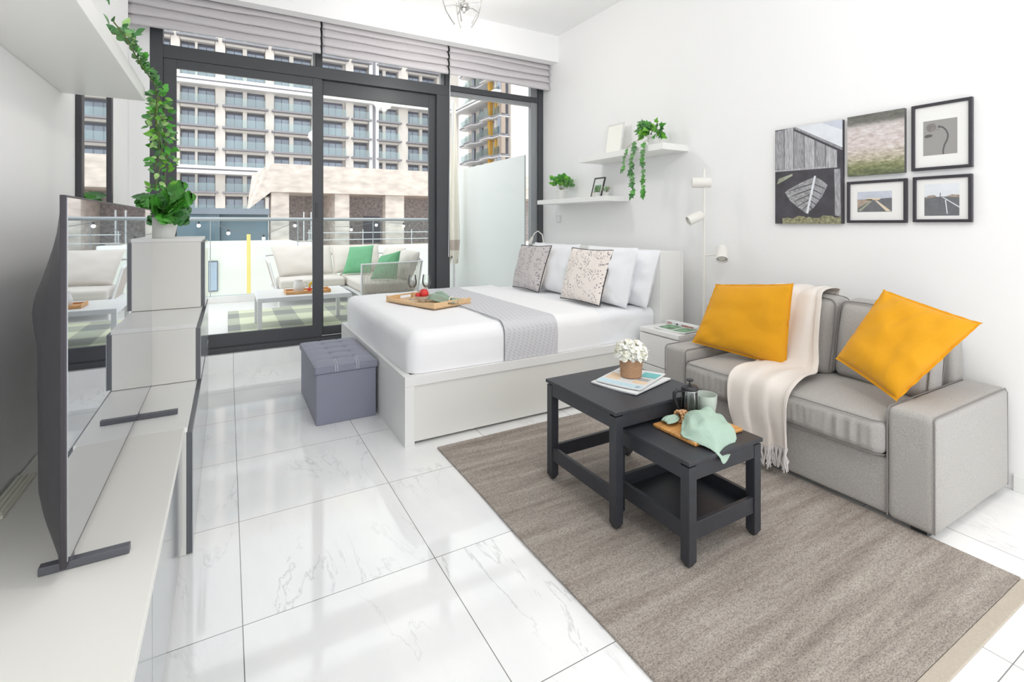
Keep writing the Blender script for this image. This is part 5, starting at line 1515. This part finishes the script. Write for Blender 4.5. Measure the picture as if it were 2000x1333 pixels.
# outdoor rug: green plaid
mo = mat('green plaid outdoor rug', (196, 204, 172), 0.95)
nt, b = nodes_of(mo); N = nt.nodes.new; K = nt.links.new
tc = N('ShaderNodeTexCoord'); sep = N('ShaderNodeSeparateXYZ'); K(tc.outputs['Object'], sep.inputs[0])
def band(src, per, lo):
    f_ = N('ShaderNodeMath'); f_.operation = 'PINGPONG'; K(src, f_.inputs[0]); f_.inputs[1].default_value = per
    g_ = N('ShaderNodeMath'); g_.operation = 'LESS_THAN'; K(f_.outputs[0], g_.inputs[0]); g_.inputs[1].default_value = lo
    return g_.outputs[0]
b1 = band(sep.outputs[0], 0.34, 0.13); b2 = band(sep.outputs[1], 0.42, 0.19)
ad = N('ShaderNodeMath'); ad.operation = 'ADD'; K(b1, ad.inputs[0]); K(b2, ad.inputs[1])
hf = N('ShaderNodeMath'); hf.operation = 'MULTIPLY'; K(ad.outputs[0], hf.inputs[0]); hf.inputs[1].default_value = 0.5
K(ramp(nt, hf.outputs[0], [(0.0, lin((206, 210, 184))), (0.5, lin((172, 176, 160))), (1.0, lin((140, 142, 138)))]), b.inputs['Base Color'])
M['orug'] = mo
tag(MB().box(0.0, 2.4, 5.95, 8.0, 0.1505, 0.158, 'orug').build('outdoor_rug', None), 'pale green and grey plaid rug on the terrace floor', 'rug')

# corner sofa outdoors
os_ = thing('outdoor_sofa', (1.5, 8.0, 0.15), 'white framed L-shaped terrace sofa with off-white cushions', 'outdoor sofa')
m = MB()
m.box(0.60, 2.50, 8.05, 8.86, 0.36, 0.40, 'outwhite'); m.box(1.62, 2.50, 6.98, 8.05, 0.36, 0.40, 'outwhite')
m.build('seat_frame', os_, bevel=0.006)
for (x, y) in ((0.66, 8.10), (0.66, 8.80), (1.66, 7.03), (2.45, 7.03), (2.45, 8.80), (1.60, 8.80)):
    MB().tube([(x, y, 0.159 if (x < 2.4 and y < 8) else 0.151), (x, y, 0.37)], 0.018, 'outwhite', 10).build('leg', os_, smooth=True)
MB().soft(0.66, 1.60, 8.06, 8.70, 0.402, 0.545, 0.04, 'outcush', 8, top=0.01, wr=.003).build('seat_cushion', os_, smooth=True)
MB().soft(1.625, 2.40, 8.06, 8.70, 0.402, 0.550, 0.04, 'outcush', 8, top=0.01, wr=.003).build('seat_cushion', os_, smooth=True)
MB().soft(1.625, 2.40, 7.03, 8.05, 0.402, 0.548, 0.04, 'outcush', 8, top=0.012, wr=.003).build('seat_cushion', os_, smooth=True)
g = 'back cushions of the terrace sofa'
pillow('back_cushion', None, None, (0.58, 8.78, 1.03), (1.50, 8.78, 1.02), (1.52, 8.58, 0.56), (0.70, 8.58, 0.55), 0.20, 'outcush', 0.02, 31, 0.012, parent=os_)
pillow('back_cushion', None, None, (1.50, 8.78, 1.02), (2.30, 8.78, 1.02), (2.30, 8.58, 0.56), (1.52, 8.58, 0.56), 0.20, 'outcush', 0.02, 32, 0.012, parent=os_)
pillow('back_cushion', None, None, (2.42, 8.55, 1.00), (2.46, 7.72, 1.00), (2.28, 7.70, 0.56), (2.26, 8.55, 0.56), 0.22, 'outcush', 0.02, 33, 0.012, parent=os_)
pillow('back_cushion', None, None, (2.44, 7.72, 0.97), (2.46, 7.05, 0.97), (2.28, 7.05, 0.56), (2.26, 7.70, 0.56), 0.20, 'outcush', 0.02, 34, 0.012, parent=os_)
# rope arm at the near end
m = MB()
m.tube([(1.60, 6.97, 0.40), (1.60, 6.97, 0.82), (2.47, 6.97, 0.835), (2.40, 6.97, 0.40)], 0.016, 'outwhite', 10)
m.tube([(2.47, 6.97, 0.835), (2.50, 7.2, 0.86), (2.50, 8.80, 0.86), (0.58, 8.86, 0.88), (0.50, 8.80, 0.87), (0.53, 8.15, 0.80)], 0.016, 'outwhite', 10)
m.tube([(0.53, 8.15, 0.80), (0.64, 8.12, 0.36)], 0.016, 'outwhite', 10)
m.build('arm_frame', os_, smooth=True)
m = MB()
for k in range(40):
    a = (k + 0.5) / 40
    m.tube([(1.61 + 0.85 * a, 6.97, 0.825), (1.61 + 0.79 * a, 6.97, 0.40)], 0.0055, 'rope', 5, caps=False)
for k in range(22):
    a = (k + 0.5) / 22
    m.tube([(0.53 - 0.02 * a, 8.15 + 0.68 * a, 0.80 + 0.06 * a), (0.63, 8.12 + 0.68 * a, 0.38)], 0.0055, 'rope', 5, caps=False)
m.build('rope_weave', os_, smooth=True)
pillow('throw_cushion', 'green cushion leaning on the back of the terrace sofa', 'cushion', (1.74, 8.42, 1.00), (2.10, 8.30, 1.03), (2.02, 8.15, 0.58), (1.60, 8.30, 0.57), 0.13, 'greenc', 0.04, 41, 0.01, group='green cushions on the terrace sofa')
pillow('throw_cushion', 'green cushion behind the rope arm of the terrace sofa', 'cushion', (1.98, 7.42, 0.90), (2.20, 7.14, 0.99), (2.12, 7.06, 0.58), (1.80, 7.32, 0.57), 0.12, 'greenc', 0.04, 42, 0.01, group='green cushions on the terrace sofa')

# terrace coffee table
t = thing('coffee_table', (0.8, 6.55, 0.158), 'white metal terrace coffee table on the plaid rug', 'coffee table')
x0, x1, y0, y1, zt = 0.285, 1.30, 6.17, 6.95, 0.555
MB().box(x0 + .04, x1 - .04, y0 + .04, y1 - .04, zt - 0.012, zt - 0.002, 'pot').build('tabletop', t)
m = MB()
m.box(x0, x1, y0, y0 + 0.045, zt - 0.05, zt, 'outwhite'); m.box(x0, x1, y1 - 0.045, y1, zt - 0.05, zt, 'outwhite')
m.box(x0, x0 + 0.045, y0 + .045, y1 - .045, zt - 0.05, zt, 'outwhite'); m.box(x1 - 0.045, x1, y0 + .045, y1 - .045, zt - 0.05, zt, 'outwhite')
m.build('table_frame', t, bevel=0.003)
for (x, y) in ((x0, y0), (x1 - .045, y0), (x0, y1 - .045), (x1 - .045, y1 - .045)):
    MB().box(x, x + 0.045, y, y + 0.045, 0.1585, zt - 0.0505, 'outwhite').build('leg', t, bevel=0.003)
c = Vector((0.84, 6.50, zt + 0.0005))
t = thing('wooden_tray', c, 'wooden tray on the terrace coffee table holding jug and fruit', 'tray')
T = Matrix.Translation(c)
m = MB(); m.box(-0.24, 0.24, -0.14, 0.14, 0, 0.010, 'board', T)
m.box(-0.25, -0.24, -0.15, 0.15, 0, 0.04, 'board', T); m.box(0.24, 0.25, -0.15, 0.15, 0, 0.04, 'board', T)
m.box(-0.24, 0.24, -0.15, -0.14, 0, 0.028, 'board', T); m.box(-0.24, 0.24, 0.14, 0.15, 0, 0.028, 'board', T)
m.build('tray_body', t, bevel=0.003)
c = Vector((0.74, 6.48, zt + 0.0115))
t = thing('milk_jug', c, 'white jug on the terrace tray', 'jug')
MB().lathe([(0.001, 0), (0.052, 0), (0.060, 0.02), (0.060, 0.07), (0.045, 0.115), (0.044, 0.135), (0.050, 0.145), (0.046, 0.145), (0.040, 0.135), (0.001, 0.12)], 'pot', 28, c).build('jug_body', t, smooth=True, autos=60)
MB().tube([c + Vector((0.05, -0.01, 0.12)), c + Vector((0.085, -0.015, 0.11)), c + Vector((0.09, -0.015, 0.07)), c + Vector((0.058, -0.01, 0.04))], 0.006, 'pot', 8).build('handle', t, smooth=True)
bz = zt + 0.0115
for i, (dy, lift_) in enumerate(((0.0, 0.03), (0.035, 0.02))):
    m = MB()
    pts = [Vector((0.86, 6.45 + dy, bz + 0.020)), Vector((0.865, 6.455 + dy, bz + 0.06 + lift_)), Vector((0.91, 6.46 + dy, bz + 0.085 + lift_)), Vector((0.965, 6.455 + dy, bz + 0.075 + lift_)), Vector((1.0, 6.45 + dy, bz + 0.05 + lift_ * .5))]
    m.tube(pts, [0.006, 0.015, 0.018, 0.016, 0.005], 'bananay', 10)
    tag(m.build('banana', None, smooth=True), ['curved banana at the front of the terrace tray', 'curved banana behind the first on the terrace tray'][i], 'banana', 'bananas on the terrace tray')
fruit(Vector((0.945, 6.46, bz + 0.034)), 0.032, 'apple', 'green apple beneath the bananas on the terrace tray', nm='apple')
fruit(Vector((0.855, 6.42, bz + 0.027)), 0.025, 'red', 'small red fruit by the jug on the terrace tray', nm='red_fruit')

# closed parasol
t = thing('closed_parasol', (3.20, 7.5, 0.15), 'closed cream parasol with taupe band by the divider', 'parasol')
MB().tube([(3.20, 7.5, 0.16), (3.17, 7.5, 3.4)], 0.02, 'outwhite', 12).build('pole', t, smooth=True)
MB().lathe([(0.001, 0.0), (0.16, 0.0), (0.16, 0.05), (0.03, 0.06), (0.03, 0.12)], 'plast', 24, (3.20, 7.5, 0.151)).build('base', t, smooth=True, autos=50)
def par(z0_, z1_, r0_, r1_, mn, nm, ragged=0.0):
    m = MB()
    def fn(a, b_):
        th = a * 2 * math.pi
        r = (r0_ + (r1_ - r0_) * b_) * (1 + 0.28 * math.sin(th * 6 + 1))
        z = z0_ + (z1_ - z0_) * b_ - (ragged * (0.5 + 0.5 * math.sin(th * 3 + 0.4)) * (1 - b_))
        return Vector((3.20 + r * math.cos(th), 7.5 + r * math.sin(th), z))
    m.grid(fn, 48, 20, mn, closeu=True)
    m.build(nm, t, smooth=True, autos=180)
par(1.12, 3.35, 0.085, 0.022, 'umb', 'canopy'); par(0.95, 1.12, 0.075, 0.086, 'umbt', 'canopy_band'); par(0.86, 0.95, 0.06, 0.075, 'umb', 'canopy_hem', 0.14)

# ------------------------------------------------------------------ buildings beyond
struct('ground', MB().box(-120, 160, 9.2, 190, -9.2, -9.0, 'ground'))
# low rendered building with slate hoarding
t = thing('rendered_building', (-3.0, 16, -9), 'low pale rendered building with one narrow window below the terrace', 'building')
m = MB(); m.box(-12, 2.2, 16, 22, -9.0, 0.70, 'outwall'); m.box(-12, 2.2, 16, 16.4, 0.70, 0.80, 'bwhite'); m.box(2.2, 14, 18, 22, -9, 0.42, 'outwall')
m.build('wall', t)
w = MB(); w.box(-0.47, -0.24, 15.95, 15.998, -0.50, 0.34, 'bframe'); wo = w.build('window', t); MB().box(-0.45, -0.26, 15.93, 15.948, -0.47, 0.31, 'bglass').build('pane', wo)
for k in range(3):
    w = MB(); x = -3.0 - 2.6 * k; w.box(x, x + 0.6, 15.95, 15.998, -0.6, 0.3, 'bframe'); wo = w.build('window', t); MB().box(x + .03, x + .57, 15.93, 15.948, -0.57, .27, 'bglass').build('pane', wo)
t = thing('slate_building', (-4, 25, -9), 'slate blue blank building behind the pale rendered one', 'building')
m = MB(); m.box(-24, -0.30, 25.0, 31, -9.0, 1.75, 'slate'); m.box(-0.28, 1.60, 25.3, 31, -9.0, 1.75, 'slate'); m.build('wall', t)
m = MB(); m.box(-24.1, 1.64, 24.9, 31.1, 1.76, 2.02, 'slate2'); m.build('coping', t)
tag(MB().tube([(0.506, 15.3, -2.6), (0.49, 15.3, 1.08)], 0.05, 'pole', 10).build('scaffold_pole', None, smooth=True), 'yellow vertical scaffold pole in front of the pale rendered building', 'pole')

# unfinished concrete frame
t = thing('concrete_building', (8, 35, -9), 'unfinished raw concrete building shell with deep parapet beam', 'building')
m = MB()
m.box(2.4, 26, 35, 35.5, 3.36, 5.18, 'concrete'); m.box(2.4, 2.8, 35.5, 42, 3.36, 5.18, 'concrete')
m.build('parapet_beam', t)
MB().add([(1.2, 36.5, 2.3), (2.4, 35.0, 3.36), (2.4, 35.0, 5.18), (1.5, 40, 4.8), (1.2, 41.5, 2.3), (2.4, 41.5, 3.36)], [(0, 1, 2, 3), (0, 3, 4), (0, 4, 5, 1)], 'concrete').build('canted_slab', t)
MB().box(2.4, 26, 35.5, 44, 3.36, 3.6, 'concrete').build('slab', t)
for (a, b_) in ((2.42, 3.45), (9.75, 11.1), (15, 16.2)): MB().box(a, b_, 35.2, 36.0, -0.2, 3.36, 'concrete').build('column', t)
MB().box(6.3, 7.25, 35.2, 39.9, -0.2, 3.36, 'concrete').build('column', t)
m = MB(); m.box(2.6, 26, 40, 40.3, -9, 3.36, 'block'); m.build('block_wall', t)
MB().box(9.3, 10.6, 39.9, 39.99, -0.2, 1.9, 'bframe').build('doorway', t)
m = MB(); m.box(2.35, 26, 34.9, 35.3, -9, -0.2, 'concrete'); m.box(2.35, 5.2, 34.85, 35.15, -0.2, 0.22, 'concrete'); m.build('lower_wall', t)
MB().box(5.2, 26, 34.9, 44, -0.5, -0.2, 'concrete').build('floor_slab', t)
m = MB()
for z in (0.25, 0.72): m.tube([(4.5, 34.7, z), (20, 34.7, z)], 0.03, 'outwhite', 8)
for x in (4.6, 8.05, 11.5, 15): m.tube([(x, 34.7, -0.5), (x, 34.7, 0.95)], 0.03, 'outwhite', 8)
m.build('guard_rail', t, smooth=True)
for x in (4.3, 4.75): MB().tube([(x, 34.9, -0.3), (x, 34.9, 2.1)], 0.04, 'outwhite', 6).build('prop', t, smooth=True)

# residential tower
tw = thing('apartment_tower', (15, 80, -9), 'big cream apartment tower with grey balconies filling the view', 'building')
YF = 80.0
MB().box(-34, 35, YF + 1.2, YF + 14, -9, 44, 'bwall').build('facade_wall', tw)
fl = [2.6 + 3.0 * k for k in range(-3, 13)]
cols = [(-6.6, -5.6, 'c'), (-1.50, -0.32, 'c'), (4.72, 5.85, 'c'), (11.0, 11.4, 'c'), (15.95, 17.1, 'c'), (24.3, 25.9, 'c')]
pil = [(19.45, 19.95), (20.45, 20.95)]
bays = [(-5.6, -1.50, [(-5.5, -3.92), (-3.57, -1.6)]), (-0.32, 4.72, [(-0.22, 1.82), (2.4, 4.6)]), (5.85, 11.0, [(5.9, 7.9), (8.5, 10.9)]),
        (11.4, 15.95, [(11.5, 15.6)]), (17.1, 19.45, [(17.2, 19.35)]), (20.95, 24.3, [(21.0, 21.75), (22.3, 24.2)]), (25.9, 31.0, [(25.95, 28.0), (28.5, 30.8)]),
        (-12.2, -6.6, [(-12.0, -9.6), (-9.2, -6.8)])]
m = MB()
for a, b_, _ in cols: m.box(a, b_, YF, YF + 1.19, -9, 44, 'bwall')
m.box(31, 35, YF, YF + 1.19, -9, 44, 'bwall'); m.box(-34, -12.2, YF, YF + 1.19, -9, 44, 'bwall')
for (a, b_, ws) in bays:
    for (w0, w1), (n0, n1) in zip(ws, ws[1:]): m.box(w1 + 0.02, n0 - 0.02, YF + 0.35, YF + 1.19, -9, 44, 'bwall')
m.build('columns', tw)
m = MB()
for a, b_ in pil: m.box(a, b_, YF - 0.5, YF, -9, 44, 'bwhite')
m.box(19.97, 20.43, YF - 0.3, YF, -9, 44, 'bslab')
m.build('white_pilaster', tw)
for z in (8.6, 20.6, 32.6):
    m = MB(); m.box(-34, 35, YF - 1.5, YF + 0.0, z - 0.55, z - 0.12, 'bwhite'); m.box(-34, 35, YF - 1.2, YF, z - 0.12, z + 0.1, 'bslab'); m.box(-34, 35, YF - 1.5, YF, z + 0.1, z + 0.5, 'bwhite')
    m.build('white_band', tw)
win = []; bal = []
for (a, b_, ws) in bays:
    for z in fl:
        if z > 40: continue
        for (w0, w1) in ws: win.append((abs(z - 14) + abs((w0 + w1) / 2 - 8) * 0.7, w0, w1, z))
        bal.append((abs(z - 14) + abs((a + b_) / 2 - 8) * 0.7, a, b_, z))
win.sort(); bal.sort()
def one_window(m, w0, w1, z):
    m.box(w0, w1, YF + 1.0, YF + 1.19, z + 0.12, z + 2.45, 'bframe')
    n = 2 if w1 - w0 < 3 else 4
    for i in range(n):
        x0 = w0 + (w1 - w0) * i / n + 0.06; x1 = w0 + (w1 - w0) * (i + 1) / n - 0.03
        m.box(x0, x1, YF + 0.96, YF + 0.999, z + 0.2, z + 2.08, 'bglass')
rest = MB()
for i, (_, w0, w1, z) in enumerate(win):
    if i < 96:
        m = MB(); one_window(m, w0, w1, z); m.build('window', tw)
    else: one_window(rest, w0, w1, z)
o = rest.build('far_windows', tw); o['kind'] = 'stuff'
def one_bal(m, a, b_, z):
    band_ = any(abs(z - q) < 0.3 for q in (8.6, 20.6, 32.6))
    if not band_:
        m.box(a - 0.35, b_ + 0.35, YF - 0.9, YF + 0.99, z - 0.16, z + 0.08, 'bslab')
        m.box(a + 0.05, b_ - 0.05, YF + 0.0, YF + 1.19, z - 0.50, z - 0.165, 'bwall')
    m.box(a + 0.02, b_ - 0.02, YF - 0.80, YF - 0.76, z + 0.1 if not band_ else z + 0.5, z + 1.2, 'bbal')
rest = MB()
for i, (_, a, b_, z) in enumerate(bal):
    if i < 96:
        m = MB(); one_bal(m, a, b_, z); m.build('balcony', tw)
    else: one_bal(rest, a, b_, z)
o = rest.build('far_balconies', tw); o['kind'] = 'stuff'
# wing coming forward at the right
wg = thing('tower_wing', (38, 72, -9), 'tower wing with ochre and brown balcony panels seen past the third pane', 'building')
XW = 35.6
MB().box(XW + 1.2, XW + 16, 64.6, 79.9, -9, 44, 'bwall').build('facade_wall', wg)
R = random.Random(12)
seg = [(65.3, 67.2), (67.6, 70.2), (70.6, 73.2), (73.6, 76.2), (76.6, 79.4)]
for z in fl:
    if z < 5 or z > 33: continue
    m = MB()
    for i, (a, b_) in enumerate(seg):
        st = 0.7 if i % 2 else 0.0
        m.box(XW - 0.6 - st, XW + 1.19, a - 0.3, b_ + 0.3, z - 0.2, z + 0.08, 'bslab')
        m.box(XW - 0.55 - st, XW + 1.19, a - 0.25, b_ + 0.25, z - 0.35, z - 0.2, 'bwhite')
        m.box(XW - 0.5 - st, XW - 0.45 - st, a, b_, z + 0.1, z + 1.2, 'bbal')
    if any(abs(z - q) < 0.3 for q in (8.6, 20.6, 32.6)):
        m.box(XW - 1.6, XW - 0.5, 64.6, 79.6, z - 0.4, z - 0.1, 'bwhite'); m.box(XW - 1.6, XW - 0.5, 64.6, 79.6, z + 0.15, z + 0.45, 'bwhite')
    m.build('balcony', wg)
    for i, (a, b_) in enumerate(seg):
        w = MB(); w.box(XW + 1.0, XW + 1.19, a + 0.3, a + 1.5, z + 0.1, z + 2.5, 'bframe'); w.box(XW + 0.96, XW + 0.999, a + 0.4, a + 1.4, z + 0.2, z + 2.4, 'bglass')
        w.build('window', wg)
    w = MB()
    w.box(XW - 0.1, XW + 1.19, 67.25, 67.55, z + 0.1, z + 2.6, 'byellow' if int(z) % 2 else 'bwall')
    w.box(XW - 0.4, XW + 0.2, 68.6, 69.3, z + 0.1, z + 2.6, 'byellow')
    w.box(XW - 0.4, XW + 0.25, 64.7, 64.95, z + 0.1, z + 2.6, 'bbrown')
    w.box(XW - 0.45, XW - 0.3, 65.0, 65.9, z + 0.1, z + 2.6, 'bbrown' if int(z / 3) % 2 else 'bglass')
    w.build('side_panel', wg)
